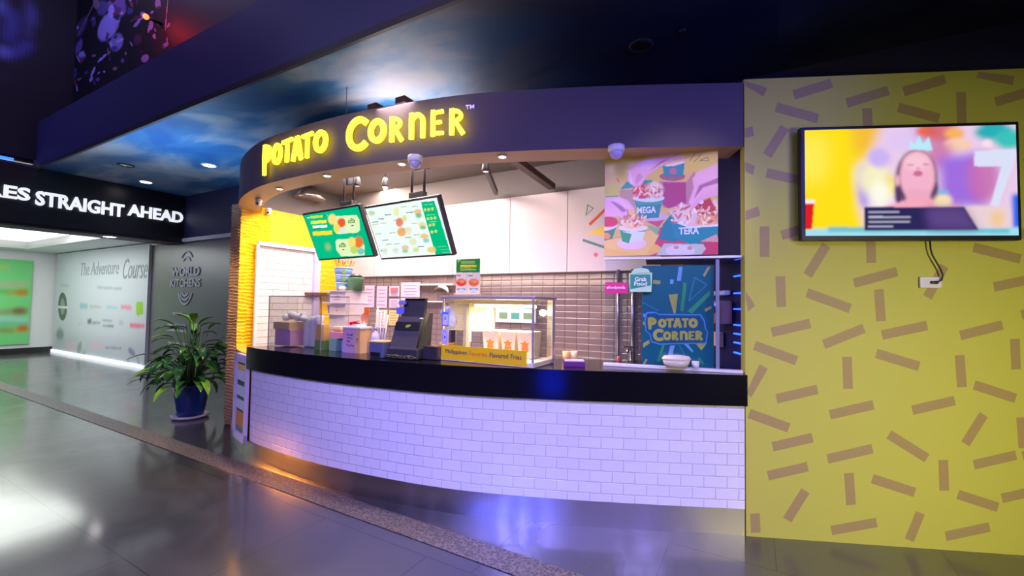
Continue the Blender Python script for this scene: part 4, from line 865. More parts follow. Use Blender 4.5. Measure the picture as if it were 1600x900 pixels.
EE(617, 385, 17, 10, (205, 110, 150), 1, .008); EE(590, 355, 14, 4, (215, 140, 170), .8, .006); EE(645, 353, 14, 4, (215, 140, 170), .8, .006); EE(618, 368, 8, 5, (225, 150, 175), .8, .006)
PP([(500, 500), (580, 480), (660, 478), (770, 500), (770, 540), (500, 540)], (250, 170, 190), 1, .012); EE(705, 482, 32, 26, (250, 225, 180), 1, .015); EE(705, 450, 20, 8, (90, 190, 230), .8, .01)
PP([(215, 580), (980, 575), (980, 625), (215, 625)], (165, 225, 240), 1, .012); PP([(780, 500), (940, 500), (945, 575), (800, 575)], (235, 210, 215), 1, .012); EE(895, 545, 25, 30, (245, 200, 130), .8, .02); PP([(300, 572), (940, 580), (940, 595), (300, 590)], (80, 185, 205), .8, .01)
PP([(208, 487), (252, 487), (245, 580), (208, 582)], (225, 30, 35), 1, .004); PP([(208, 478), (254, 478), (254, 490), (208, 490)], (250, 235, 240), 1, .004)
PP([(428, 503), (780, 503), (830, 583), (430, 586)], (45, 40, 90), 1, .003); PP([(640, 503), (780, 503), (830, 583), (660, 583)], (110, 80, 150), .7, .03)
for i, (x1, y_) in enumerate([(550, 520), (590, 538), (590, 555), (530, 572)]): pc.bar(*z(442, y_), *z(x1, y_), 2.2, (215, 215, 235), .85, .002)
pc.build('display', M_SCREEN, tv, .001)
mb = MB(); mb.box(tB_.at(.6, .011, .002), (.05, .006, .004), M_CHROME, X=YD, Y=Z); mb.build('badge', tv)
# cable and socket
soc = Board(YP - YN * .001, YD, 3, 3)
u, v = soc.uv(1452, 441.5); so = thing('wall_socket', 'white wall socket with a black plug under the television', 'socket', soc.at(u, v - .035))
mb = MB(); mb.box(soc.at(u, v, .008), (.125, .07, .012), M_WHITE, X=YD, Y=Z, bev=.003); mb.build('face_plate', so)
mb = MB(); mb.box(soc.at(u + .012, v, .022), (.035, .02, .02), M_BLACK, X=YD, Y=Z, bev=.004); mb.build('plug', so)
pp = [soc.at(*soc.uv(x, y), .025 if i < 7 else .03) for i, (x, y) in enumerate([(1448, 378), (1449, 390), (1452, 400), (1458, 410), (1464, 420), (1468, 430), (1466, 438), (1458, 442)])]
mb = MB(); mb.tube(pp, .0045, M_RUBBER, 8); tag(mb.build('power_cable'), 'black power cable dangling from the television down to the white socket', 'cable')

# ================================================================== LAMPS AND CAMERAS
def downlight(P, r, lit, label, group, power=0, color=(1, .7, .4), ang=120, m=None, name='downlight'):
    t = thing(name, label, 'light', P - Z * .014, 0, group)
    mb = MB(); mb.lathe(P, [(r * 1.3, 0), (r * 1.3, -.006), (r, -.012), (r, -.002)], M_WHITE if lit else M_DKPAINT, 24); mb.build('trim_ring', t)
    mb = MB(); mb.lathe(P, [(r * .96, -.004), (r * .9, -.011), (r * .4, -.014)], m or (M_LAMPW if lit else M_BLACK), 20); mb.build('lens', t)
    if power: spot('downlight_beam', P - Z * .03, P - Z * 2 + Vector((0, 0, 0)), power, color, ang, .8, r)
    return t
for (x, y, m, wd) in [(405, 313, M_LAMPW, 'furthest left'), (437, 294, M_LAMPW, 'second from the left'), (511, 273.5, M_LAMPC, 'third from the left'), (628, 255, M_LAMPW, 'beside the middle dome camera'), (785, 243.5, M_LAMPW, 'furthest right')]:
    P = onz(x, y, FZ0 - .001); downlight(P, .028, True, 'round lit downlight in the tan soffit, %s' % wd, 'downlights in the fascia soffit', 42, (1, .74, .50), 150, m)
for (x, y, lit, wd) in [(327, 258, 1, 'brightest, nearest the kiosk'), (228, 284, 1, 'lit, lower left of the brightest one'), (197, 258, 0, 'unlit, furthest left')]:
    P = onz(x, y, CZ - .001); downlight(P, .085, bool(lit), 'round ceiling light in the sky painted ceiling, %s' % wd, 'downlights in the sky ceiling', 30 if lit else 0, (.85, .85, 1), 120, M_LAMPC if lit else M_CHROME)
P = onz(171, 369.5, 2.66); 
P = onz(171, 369.5, 2.60); downlight(P, .09, True, 'lit round downlight under the black fascia at the corridor mouth', None, 10, (1, 1, 1), 120, M_LAMPC)
P = onz(1002, 71, CZ - .001); downlight(P, .075, False, 'dark round speaker grille set in the night blue ceiling', None, name='ceiling_speaker')
P = onz(1067, 48, CZ - .001); mb = MB(); mb.lathe(P, [(.03, 0), (.025, -.01), (.01, -.012)], M_DARK, 16); tag(mb.build('smoke_detector'), 'tiny dark disc on the night blue ceiling beside the speaker grille', 'detector')
def dome(x, y, label, sc=1.):
    P = onz(x, y - 12 * sc, FZ0 - .001); t = thing('dome_camera', label, 'camera', P - Z * .1 * sc, 0, 'security cameras')
    mb = MB(); mb.lathe(P, [(.055 * sc, 0), (.057 * sc, -.03 * sc), (.05 * sc, -.045 * sc)], M_WHITE, 24); mb.build('housing', t)
    mb = MB(); mb.lathe(P, [(.046 * sc, -.04 * sc), (.044 * sc, -.06 * sc), (.034 * sc, -.08 * sc), (.015 * sc, -.092 * sc), (.002, -.095 * sc)], mat('milky_lilac_dome', (.5, .45, .8), .12), 24); mb.build('dome', t); return t
dome(649, 256, 'white dome camera under the soffit above the white menu screen')
dome(963, 240, 'white dome camera at the upper left corner of the food poster')
for (x, y, lb_) in [(404, 318, 'left'), (420, 327, 'right')]:
    P = onz(x, y - 6, FZ0 - .01) if x < 410 else onpl(x, y, K(WS + .05, 1, 0), A)
    t = thing('bullet_camera', 'small white eyeball camera at the top of the yellow pier, %s of the pair' % lb_, 'camera', P - Z * .08, 0, 'pair of cameras above the yellow pier')
    mb = MB(); mb.lathe(P + Z * .012, [(.03, 0), (.03, -.02), (.022, -.03)], M_WHITE, 18); mb.build('base', t)
    mb = MB(); mb.ball(P - Z * .04, .032, M_WHITE); mb.build('head', t); mb = MB(); mb.lathe(P - Z * .045 + Vector((.006, -.027, 0)), [(.012, 0), (.010, .008)], M_BLACK, 12, axis=Vector((.2, -1, -.2))); mb.build('lens', t)
for (x, y, zz, wd) in [(558, 283, 2.75, 'above the green menu screen'), (602, 285, 2.72, 'glowing, between the two menu screens'), (759, 259, 2.72, 'by the thin shadow bar right of the screens')]:
    P = onz(x, y, zz); t = thing('spot_light', 'small ceiling spotlight %s' % wd, 'light', P - Z * .06, 0, 'spotlights inside the kiosk')
    mb = MB(); mb.tube([P, Vector((P.x, P.y, 3.06))], .008, M_DARK); mb.build('stem', t); mb = MB(); mb.lathe(P, [(.018, .05), (.03, .02), (.034, -.03), (.03, -.05)], M_DARK, 18); mb.build('can', t)
    mb = MB(); mb.lathe(P, [(.029, -.045), (.024, -.054)], M_LAMPW if x == 602 else M_CHROME, 16); mb.build('bulb', t)
    if x == 602: mb = MB(); mb.ball(P - Z * .06, .02, M_LAMPW); mb.build('lamp', t); point('spot_glow', P - Z * .1, 2.0, (1, .6, .3), .03)
# exhaust disc and brown panel over the pier
P = onpl(484, 303, K(7, .6, 0), N); t = thing('ceiling_fan_dish', 'silver dish lamp half hidden behind the soffit left of the green screen', 'lamp', P - Z * .1)
mb = MB(); mb.lathe(P - Z * .08, [(.02, .16), (.12, .13), (.2, .05), (.21, 0), (.19, .01)], mat('crinkled_silver', (.75, .68, .62), .25, 1), 26); mb.build('shade', t); mb = MB(); mb.tube([P + Z * .06, Vector((P.x, P.y, 3.06))], .01, M_DARK); mb.build('rod', t)
P = onpl(473, 321, K(WS, .35, 0), N); mb = MB(); mb.box(P + N * .05 + Z * .02, (.36, .02, .20), M_BEAM, X=A, Y=N); mb.tube([P + Z * .1, Vector((P.x, P.y, 3.06))], .008, M_DARK); tag(mb.build('hanging_board'), 'dark brown board hanging over the top of the yellow wall', 'panel')
P = onz(228, 26, 4.9); 
P = onpl(228, 26, K(5, 1.9, 0), N); t = thing('red_lamp', 'small glowing red lamp against the dark picture collage', 'light', P)
mb = MB(); mb.ball(P, .035, M_REDLED); mb.build('bulb', t); mb = MB(); mb.tube([P + N * .02, P + N * .17], .02, M_DARK); mb.build('holder', t); point('red_glow', P - N * .2, 9, (1, .02, .02), .05)

# ================================================================== PLANT
PP0 = onz(297, 652, 0); pl = thing('potted_plant', 'leafy green peace lily in a blue pot in front of the black wall', 'plant', PP0)
M_POT = mat('cobalt_glazed_pot', (.015, .05, .26), .3); M_SOIL = mat('dark_soil', (.03, .02, .015), .9)
mb = MB(); mb.lathe(PP0, [(.14, .035), (.155, .10), (.185, .30), (.195, .40), (.205, .405), (.205, .43), (.19, .43), (.18, .39)], M_POT, 30); mb.build('pot', pl)
mb = MB(); mb.lathe(PP0, [(.15, .0), (.19, .012), (.205, .045), (.195, .045), (.15, .02)], mat('lilac_white_saucer', (.75, .72, .9), .3), 30); mb.build('saucer', pl)
mb = MB(); mb.lathe(PP0, [(.18, .385), (.1, .40), (.01, .405)], M_SOIL, 20); mb.build('soil', pl)
def _leaf(n, l, b):
    tc = n.new('ShaderNodeTexCoord'); no = n.new('ShaderNodeTexNoise'); no.inputs['Scale'].default_value = 7; l.new(tc.outputs['Object'], no.inputs['Vector'])
    rp = ramp(n, [(.3, (.012, .06, .015)), (.55, (.04, .17, .03)), (.75, (.16, .36, .04))]); l.new(no.outputs['Fac'], rp.inputs[0]); l.new(rp.outputs[0], b.inputs['Base Color']); b.inputs['Roughness'].default_value = .22
M_LEAF = node_mat('glossy_leaf', _leaf); M_LEAF2 = mat('young_lime_leaf', (.20, .50, .03), .3); M_STALK = mat('green_stalk', (.06, .16, .03), .5)
def leaf(mb, base, az, el, L, W, droop, m):
    d = Vector((math.cos(az), math.sin(az), 0)); s_ = Vector((-d.y, d.x, 0)); n_ = 8; prev = None; p = Vector(base); e = el
    for i in range(n_ + 1):
        t = i / n_; ww = W * math.sin(math.pi * min(1, t * .93 + .07)) ** .8 * (1 - .25 * t)
        up = Vector((-d.x * math.sin(e), -d.y * math.sin(e), math.cos(e)))
        cur = [mb.bm.verts.new(p - s_ * ww / 2 + up * ww * .18), mb.bm.verts.new(p), mb.bm.verts.new(p + s_ * ww / 2 + up * ww * .18)]
        if prev:
            for k in (0, 1):
                f = mb.bm.faces.new([prev[k], prev[k + 1], cur[k + 1], cur[k]]); f.material_index = mb.mi(m); f.smooth = True
        prev = cur; e -= droop / n_; p = p + (d * math.cos(e) + Z * math.sin(e)) * (L / n_)
rp_ = random.Random(11)
mf = MB(); mst = MB()
def stalkleaf(az, reach, h, L, W, m, el=.3, droop=1.2):
    b0 = PP0 + Vector((math.cos(az) * .06, math.sin(az) * .06, .39)); tip = PP0 + Vector((math.cos(az) * reach, math.sin(az) * reach, h))
    mid = b0.lerp(tip, .5) + Vector((-math.cos(az) * reach * .15, -math.sin(az) * reach * .15, .06)); mst.tube([b0, mid, tip], [.007, .005, .004], M_STALK, 6); leaf(mf, tip, az, el, L, W, droop, m)
for i in range(95):
    az = i * 2.399 + rp_.uniform(-.3, .3); k = rp_.random(); h = .42 + k * .48
    stalkleaf(az, .10 + (1 - abs(k - .35)) * rp_.uniform(.10, .30), h, rp_.uniform(.22, .34), rp_.uniform(.08, .125), M_LEAF if rp_.random() < .85 else M_LEAF2, rp_.uniform(.0, .7), rp_.uniform(.9, 1.8))
for i in range(24):
    az = i * 2.1; h = rp_.uniform(.85, 1.18); stalkleaf(az, rp_.uniform(.06, .34), h, rp_.uniform(.18, .28), rp_.uniform(.07, .10), M_LEAF2 if i % 2 else M_LEAF, rp_.uniform(.3, 1.0), rp_.uniform(.8, 1.4))
for az in (0.2, 2.9, 4.2, 5.3): stalkleaf(az, .05, 1.16 + az * .01, .24, .10, M_LEAF2, 1.0, .9)
for az in (3.0, 3.5, 2.7, 3.9): stalkleaf(az, .34, rp_.uniform(.5, .95), .34, .07, M_LEAF, .3, .9)
mf.build('foliage', pl); mst.build('stems', pl)

# framed menu at the kiosk's left end
s0 = s_at_px(372.5, .55); s1 = SC0 - .01
pa, pb = cuv(s0), cuv(s1); fd = (pb[0] - pa[0]).normalized(); fn = Vector((fd.y, -fd.x, 0))
FB = Board(pa[0] + fn * .03 + Z * .14, fd, (pb[0] - pa[0]).length, .83); FB.n = fn
fr = thing('framed_menu', 'green menu sheet in a pale lilac frame at the left end of the counter', 'menu frame', FB.at(FB.w / 2, 0))
mb = MB(); M_LIL = mat('pale_lilac_frame', (.72, .60, .80), .35)
for (u, v, a, b) in ((FB.w / 2, .04, FB.w, .08), (FB.w / 2, .79, FB.w, .08), (.04, .415, .08, .83), (FB.w - .015, .415, .03, .83)): mb.box(FB.at(u, v), (a, b, .035), M_LIL, X=fd, Y=Z, bev=.004)
mb.build('frame', fr)
mb = MB(); mb.box(FB.at(FB.w / 2, .415, -.004), (FB.w - .1, .75, .008), hexm(40, 90, 70), X=fd, Y=Z)
W_ = FB.w
for v, hh, m in ((.70, .05, YEL), (.62, .10, M_WPAINT), (.47, .10, M_WPAINT), (.34, .09, M_WPAINT), (.20, .14, hexm(235, 150, 50)), (.11, .04, GRN)): mb.box(FB.at(W_ * .5, v, .001), (W_ * .62, hh, .003), m, X=fd, Y=Z)
mb.build('menu_sheet', fr)

# ================================================================== THINGS ON AND BEHIND THE COUNTER
CT = 1.055
def aframe(P, yaw=-AYAW): return P, Vector((math.cos(yaw), math.sin(yaw), 0)), Vector((-math.sin(yaw), math.cos(yaw), 0))
# lit warmer case
P0 = onz(688.5, 562.5, CT); W_, D_, H_ = .80, .36, .50
wc = thing('warmer_case', 'lit glass food warmer case with a yellow banner, in the middle of the counter', 'display case', P0 + A * W_ / 2 + N * D_ / 2)
L = lambda x, y, z_: P0 + A * x + N * y + Z * z_
M_ALU = mat('satin_aluminium', (.72, .66, .60), .3, .6)
mb = MB(); mb.box(L(W_ / 2, D_ / 2, .02), (W_, D_, .035), mat('cream_metal_base', (.85, .74, .55), .35), X=A, Y=N, bev=.004); mb.build('base', wc)
mb = MB(); mb.box(L(W_ / 2, D_ / 2, H_ - .012), (W_ + .02, D_ + .02, .022), M_ALU, X=A, Y=N, bev=.004); mb.build('top_frame', wc)
for k, (x, y, a) in enumerate([(.01, .01, .014), (W_ - .01, .01, .014), (.015, D_ - .015, .03), (W_ - .02, D_ - .02, .045)]):
    mb = MB(); mb.box(L(x, y, H_ / 2), (a, a, H_ - .05), M_ALU, X=A, Y=N, bev=.002); mb.build('post', wc)
mb = MB(); mb.box(L(W_ / 2, .003, .26), (W_ - .04, .004, H_ - .1), M_GLASS, X=A, Y=N); mb.build('front_pane', wc)
for x in (.003, W_ - .003): mb = MB(); mb.box(L(x, D_ / 2, .26), (.004, D_ - .05, H_ - .1), M_GLASS, X=A, Y=N); mb.build('side_pane', wc)
mb = MB(); mb.box(L(.03, D_ - .01, .30), (.02, .012, .36), M_CREAM, X=A, Y=N); mb.box(L(.12, D_ - .01, .34), (.17, .008, .26), mat('cream_back_panel', (.92, .84, .55), .5), X=A, Y=N); mb.build('back_panel', wc)
mb = MB(); mb.box(L(.24, D_ - .03, .25), (.075, .03, .42), M_CREAM, X=A, Y=N, bev=.004); mb.build('inner_post', wc)
mb = MB(); mb.tube([L(.22, .14, H_ - .075), L(W_ - .05, .14, H_ - .075)], .011, M_TUBE, 12); mb.build('lamp_tube', wc)
mb = MB(); mb.box(L(W_ / 2, .14, H_ - .045), (W_ - .06, .05, .03), M_CREAM, X=A, Y=N, bev=.004); mb.build('lamp_holder', wc)
area('warmer_lamp_light', L(W_ / 2, .15, H_ - .085), L(W_ / 2, .17, 0), .6, 16, (1, .78, .45), .03)
mb = MB(); mb.ball(L(W_ - .05, D_ - .10, H_ - .12), .026, M_TUBE); mb.build('bulb', wc)
wb2 = Board(L(0, -.006, 0), A, W_, H_)
bt = thing('banner_strip', 'yellow banner strip with dark and orange lettering along the foot of the warmer case', 'banner', L(W_ / 2, -.012, .01))
mb = MB(); mb.box(wb2.at(.385, .067, .004), (.74, .105, .004), hexm(248, 205, 30, .4), X=A, Y=Z); mb.build('card', bt)
M_INK = hexm(80, 65, 90); M_OR = hexm(235, 130, 40)
mb = MB()
add_text(mb, 'Philippines', wb2.at(.055, .050, .007), A, Z, .20, .040, M_INK, .012, .001); add_text(mb, 'Favorite', wb2.at(.275, .056, .007), A, Z, .16, .034, M_OR, .012, .001)
add_text(mb, 'Flavored', wb2.at(.455, .056, .007), A, Z, .155, .034, M_INK, .012, .001); add_text(mb, 'Fries', wb2.at(.63, .056, .007), A, Z, .085, .034, M_INK, .012, .001); mb.build('lettering', bt)
for (v0, v1, c, lb_) in ((.265, .375, (90, 140, 220), 'blue edged payment card stuck upper left on the warmer case'), (.125, .24, (205, 190, 245), 'lilac round-marked card stuck lower left on the warmer case')):
    t = thing('sticker', lb_, 'sticker', wb2.at(.045, v0, .004), 0); mb = MB(); mb.box(wb2.at(.045, (v0 + v1) / 2, .003), (.062, v1 - v0, .003), hexm(*c), X=A, Y=Z); mb.box(wb2.at(.045, (v0 + v1) / 2 - .006, .0048), (.050, (v1 - v0) - .03, .001), hexm(225, 220, 250), X=A, Y=Z); mb.build('card', t)
    mb = MB()
    if v0 > .2: mb.box(wb2.at(.045, .325, .0056), (.018, .022, .001), M_INK, X=A, Y=Z); mb.box(wb2.at(.045, .325, .006), (.010, .012, .001), hexm(225, 220, 250), X=A, Y=Z)
    else: stroke(mb, arc(.045, .18, .021, .042, 0, 360, 22), .004, lambda a, b: wb2.at(a, b, .0056), wb2.n * .001, hexm(110, 95, 190)); mb.box(wb2.at(.045, .18, .006), (.016, .022, .001), hexm(110, 95, 190), X=A, Y=Z)
    mb.build('mark', t)
# tubs inside the case
M_TUB = mat('cloudy_plastic', (.80, .66, .52), .35)
for i, (x, wd) in enumerate(((.345, .145), (.50, .125), (.645, .135))):
    t = thing('fries_tub', ['cloudy tub with orange label in the warmer case, leftmost of three', 'cloudy tub with orange label in the warmer case, middle one', 'cloudy tub with orange label in the warmer case, rightmost of three'][i], 'tub', L(x, .24, .038), 0, 'tubs in the warmer case')
    mb = MB(); c = L(x, .24, 0); p_ = [(-1, -1), (1, -1), (1, 1), (-1, 1)]
    lo = [c + A * a * wd * .40 + N * b * .06 + Z * .04 for a, b in p_]; hi = [c + A * a * wd * .5 + N * b * .07 + Z * .225 for a, b in p_]
    mb.face(lo, M_TUB); mb.face(hi, mat('fried_food', (.75, .45, .15), .8))
    for k in range(4): mb.face([lo[k], lo[(k + 1) % 4], hi[(k + 1) % 4], hi[k]], M_TUB)
    bd_ = mb.build('body', t)
    mb = MB(); mb.box(c + Z * .232, (wd * 1.04, .15, .014), M_TUB, X=A, Y=N, bev=.004); mb.build('rim', bd_)
    mb = MB(); st = [(math.cos(math.radians(90 + k * 36)) * (.040 if k % 2 == 0 else .020), math.sin(math.radians(90 + k * 36)) * (.028 if k % 2 == 0 else .014)) for k in range(10)]
    mb.prism([c + A * a - N * .075 + Z * (.145 + b) for a, b in st], N * .006, hexm(235, 115, 40)); mb.box(c - N * .068 + Z * .105, (.05, .012, .03), hexm(200, 110, 60), X=A, Y=N); mb.build('label_print', bd_)
# standing card on the case top
cB = Board(onpl(712, 460.5, L(0, .06, 0), N), A, .2, .3)
u1 = cB.uv(749, 460)[0]; v1 = cB.uv(730, 405)[1]
cs = thing('standing_card', 'tall green and cream promotion card with two tubs of fries, standing on the warmer case', 'card', cB.at(u1 / 2, 0))
mb = MB(); mb.box(cB.at(u1 / 2, v1 / 2 + .006, -.004), (u1, v1 - .004, .006), M_CREAM, X=A, Y=Z); mb.box(cB.at(u1 / 2, .006, .0), (u1, .008, .05), M_CREAM, X=A, Y=Z); mb.build('card', cs)
cQ = Board(cB.at(0, .008), A, u1, v1 - .008); pc = Pic(cQ, 90, 130, (238, 225, 195)); z = lambda x, y: (690 + x / 11.24, 395 + y / 11.24)
pc.poly([z(260, 100), z(700, 100), z(700, 345), z(255, 345)], (30, 150, 50)); pc.bar(*z(345, 168), *z(590, 168), 4.5, (140, 190, 90)); pc.bar(*z(330, 232), *z(615, 232), 3.4, (235, 215, 30)); pc.bar(*z(315, 268), *z(520, 268), 1.6, (160, 190, 110)); pc.bar(*z(330, 300), *z(610, 296), 1.6, (190, 225, 100)); pc.poly([z(280, 110), z(350, 110), z(290, 180)], (200, 190, 110))
pc.bar(*z(438, 350), *z(436, 740), .8, (200, 190, 160)); pc.bar(*z(265, 400), *z(335, 400), 2, (140, 160, 110)); pc.bar(*z(465, 402), *z(545, 402), 2, (140, 150, 110))
for x, c in ((345, (235, 85, 30)), (565, (245, 125, 30))):
    pc.ell(*z(x, 520), 8, 6, c, 1, .002); pc.ell(*z(x, 490), 8.5, 2.6, (250, 165, 110), .6, .003); pc.ell(*z(x + 15, 510), 3, 2, (250, 170, 140), .8, .002); pc.bar(*z(x - 72, 640), *z(x + 72, 640), 2.4, (130, 140, 125)); pc.ell(*z(x, 670), 5.5, 3.2, (200, 225, 235)); pc.bar(*z(x - 50, 700), *z(x + 50, 700), 1.2, (140, 150, 150))
pc.build('print', M_PRINT, cs, .0005)

# till
TP = onz(628, 562, CT); yaw = -.30; X_ = Vector((math.cos(yaw), math.sin(yaw), 0)); Y_ = Vector((-math.sin(yaw), math.cos(yaw), 0))
ti = thing('cash_register', 'black till seen from behind with small yellow-green logo, left of the warmer case', 'cash register', TP + Y_ * .12)
T = lambda x, y, z_: TP + X_ * x + Y_ * y + Z * z_
mb = MB(); mb.box(T(.0, .13, .045), (.27, .26, .085), M_DARK, X=X_, Y=Y_, bev=.012); mb.build('base', ti)
M_TG = mat('grey_till_shell', (.075, .07, .075), .35)
lean = Vector(X_ * 0 + Y_ * .30 + Z).normalized()
mb = MB(); q = [(-.135, .085), (.10, .085), (.125, .33), (-.09, .33)]
mb.prism([T(a, .03 + (b - .085) * .22, b) for a, b in q], Y_ * .05, M_TG); mb.prism([T(.11, .045, .085), T(.16, .10, .085), T(.15, .15, .36), T(.11, .09, .36)], Y_ * .06 , M_BLACK); mb.build('monitor', ti)
mb = MB(); mb.prism([T(-.105, .054, .225), T(.105, .054, .225), T(.112, .066, .29), T(-.095, .066, .29)], Y_ * -.006, M_BLACK); mb.build('back_inset', ti)
mb = MB(); lc = T(.02, .048, .258); mb.prism([lc + X_ * (.024 * math.cos(t_)) + Z * (.011 * math.sin(t_) + .006 * math.cos(t_)) for t_ in [k * math.pi / 6 for k in range(12)]], Y_ * -.003, hexm(190, 205, 60)); mb.build('logo', ti)
mb = MB(); mb.box(T(.05, .13, .40), (.20, .05, .15), M_BLACK, X=X_, Y=(Y_ * .2 + Z).normalized(), bev=.008) if False else mb.prism([T(-.07, .09, .33), T(.13, .09, .33), T(.12, .13, .475), T(-.06, .13, .475)], Y_ * .04, M_BLACK)
mb.box(T(.03, .12, .482), (.27, .06, .008), mat('tan_shelf_edge', (.55, .35, .18), .5), X=X_, Y=Y_); mb.build('rear_head', ti)
mb = MB(); mb.box(T(-.085, .11, .375), (.07, .03, .055), hexm(125, 130, 235), X=X_, Y=Y_, bev=.004); mb.box(T(-.065, .10, .44), (.06, .03, .028), hexm(125, 130, 235), X=X_, Y=Y_, bev=.004); mb.build('customer_display', ti)
mb = MB(); mb.ball(T(.125, .065, .318), .012, M_WHITE, (1.3, .8, .5)); mb.build('clip', ti)
# blue bag, small black screen and tubs to the right of the till
P = onz(675, 556, CT) + N * .22
t = thing('plastic_bag', 'crumpled periwinkle blue bag perched behind the till', 'bag', P + Z * .22); mb = MB()
bm2 = bmesh.new(); bmesh.ops.create_icosphere(bm2, subdivisions=4, radius=1)
for v in bm2.verts:
    k = 1 + .22 * noise.noise(v.co * 2.2) + .08 * noise.noise(v.co * 6); v.co = Vector((v.co.x * .075 * k - v.co.z * .035, v.co.y * .05 * k, v.co.z * .10 * k))
mp_ = {v: mb.bm.verts.new(P + Z * .32 + A * v.co.x + N * v.co.y + Z * v.co.z) for v in bm2.verts}; M_BAG = mat('periwinkle_plastic', (.20, .20, .80), .35)
for f in bm2.faces: q = mb.bm.faces.new([mp_[v] for v in f.verts]); q.material_index = mb.mi(M_BAG); q.smooth = True
bm2.free(); mb.build('bag_body', t)
mb = MB(); mb.box(P + Z * .155, (.11, .06, .11), M_BLACK, X=A, Y=N, bev=.01); mb.box(P + Z * .11, (.05, .05, .02), M_DARK, X=A, Y=N); tag(mb.build('card_reader'), 'small black upright device between the till and the warmer case', 'device')
for z_, c, lb_ in ((.075, (235, 150, 60), 'orange flat tub stacked between the till and the warmer case'), (.04, (90, 160, 50), 'green flat tub at the foot of the stack beside the till')):
    mb = MB(); mb.box(P + Z * (z_ + .004), (.14, .09, .032), hexm(*c), X=A, Y=N, bev=.01); tag(mb.build('flat_tub'), lb_, 'tub')
P = onz(667, 563, CT) + N * .02; mb = MB(); mb.box(P + N * .07 + Z * .05, (.15, .13, .095), M_DARK, X=A, Y=N, bev=.006); mb.box(P + N * .07 + Z * .10, (.155, .14, .012), mat('dark_brown_lid', (.08, .04, .03), .4), X=A, Y=N, bev=.004); tag(mb.build('dark_box'), 'dark brown lidded box on the counter touching the left of the warmer case', 'box')
P = onz(588, 560, CT) - A * .02; t = thing('receipt_printer', 'slate blue receipt printer on the counter left of the till', 'printer', P + N * .07)
mb = MB(); mb.box(P + N * .08 + Z * .062, (.155, .14, .12), mat('slate_blue_plastic', (.12, .14, .24), .35), X=A, Y=N, bev=.012); mb.build('body', t); mb = MB(); mb.box(P + N * .006 + Z * .03, (.10, .012, .035), M_BLACK, X=A, Y=N, bev=.003); mb.build('slot', t)
mb = MB(); mb.box(P + N * .08 + Z * .126, (.165, .15, .012), M_BROWN, X=A, Y=N, bev=.004); mb.build('lid', t)
mb = MB(); b0 = onz(607, 563, CT) + Z * .012; rr = random.Random(4); pts = []
for i in range(60):
    t_ = i / 59; pts.append(b0 + A * (t_ * .26 + .035 * math.sin(i * .9)) + N * (.02 * math.cos(i * .9) - .01) + Z * (.012 + .022 * abs(math.sin(i * .55))))
mb.tube(pts, .0045, M_RUBBER, 6); tag(mb.build('cable_tangle'), 'black tangled cables lying in front of the till', 'cable')
mb = MB(); q = onz(640, 552, CT) + Z * .05; mb.tube([q, q + A * .05 + Z * .03, q + A * .11 + Z * .06], [.006, .007, .004], mat('grey_wire', (.45, .42, .42), .4), 8); tag(mb.build('grey_plug_lead'), 'short grey lead sticking up at the right foot of the till', 'cable')

# left acrylic case
P0 = onz(418.5, 540.5, CT); W2, D2, H2 = .77, .30, .485; L2 = lambda x, y, z_: P0 + A * x + N * y + Z * z_
ac = thing('acrylic_case', 'clear acrylic box case with thin dark top edge at the left end of the counter', 'display case', L2(W2 / 2, D2 / 2, 0))
M_EDGE = mat('smoky_edge', (.28, .20, .22), .3)
mb = MB(); mb.box(L2(W2 / 2, 0, H2 / 2), (W2, .005, H2), M_GLASS, X=A, Y=N); mb.build('front_pane', ac)
for x in (0, W2): mb = MB(); mb.box(L2(x, D2 / 2, H2 / 2), (.005, D2, H2), M_GLASS, X=A, Y=N); mb.build('side_pane', ac)
mb = MB(); mb.box(L2(W2 / 2, D2 / 2, H2), (W2, D2, .005), M_GLASS, X=A, Y=N); mb.box(L2(W2 / 2, 0, H2), (W2, .008, .008), M_EDGE, X=A, Y=N); mb.box(L2(W2 / 2, D2, H2), (W2, .008, .008), M_EDGE, X=A, Y=N); mb.build('top_pane', ac)
for x in (0, W2): mb = MB(); mb.box(L2(x, 0, H2 / 2), (.006, .006, H2), M_EDGE, X=A, Y=N); mb.build('edge_trim', ac)
def boxy(name, label, cat, c, sz, m, grp=None, bev=.004, X=A, Y=N):
    mb = MB(); mb.box(c + Z * sz[2] / 2, sz, m, X=X, Y=Y, bev=bev); return tag(mb.build(name), label, cat, grp)
M_TANB = hexm(225, 190, 140); M_PINKB = hexm(225, 170, 205)
boxy('paper_box', 'pinkish white paper box low at the left inside the acrylic case', 'box', L2(.16, .12, .01), (.24, .16, .155), M_PINKB)
boxy('paper_tray_stack', 'cream stack of paper trays on the pinkish box inside the acrylic case', 'trays', L2(.14, .12, .166), (.25, .17, .07), M_TANB)
t = thing('plastic_bag', 'clear white bundle of bagged lids on top inside the acrylic case', 'bag', L2(.2, .14, .237)); mb = MB()
for k in range(7): mb.ball(L2(.08 + k * .045, .13 + (k % 2) * .03, .275 + .015 * (k % 3)), .042, M_WHITE, (1, 1, .8))
mb.build('bundle', t)
for i, x in enumerate((.36, .45, .53)):
    t = thing('cup_stack', 'stack of white paper cups in the acrylic case, %s' % ['left one', 'middle one', 'right one'][i], 'cups', L2(x, .17, 0), 0, 'cup stacks in the acrylic case')
    mb = MB(); pr_ = []
    for k in range(12): pr_ += [(.034 + .006, .02 + k * .021 + .0), (.034, .02 + k * .021 + .012)]
    mb.lathe(L2(x, .17, 0), [(.028, 0)] + pr_ + [(.04, .28 + i * .01), (.034, .285 + i * .01), (.03, .25)], M_WHITE, 22); mb.build('cups', t)
mb = MB(); c = L2(.67, .10, 0); fr_ = []
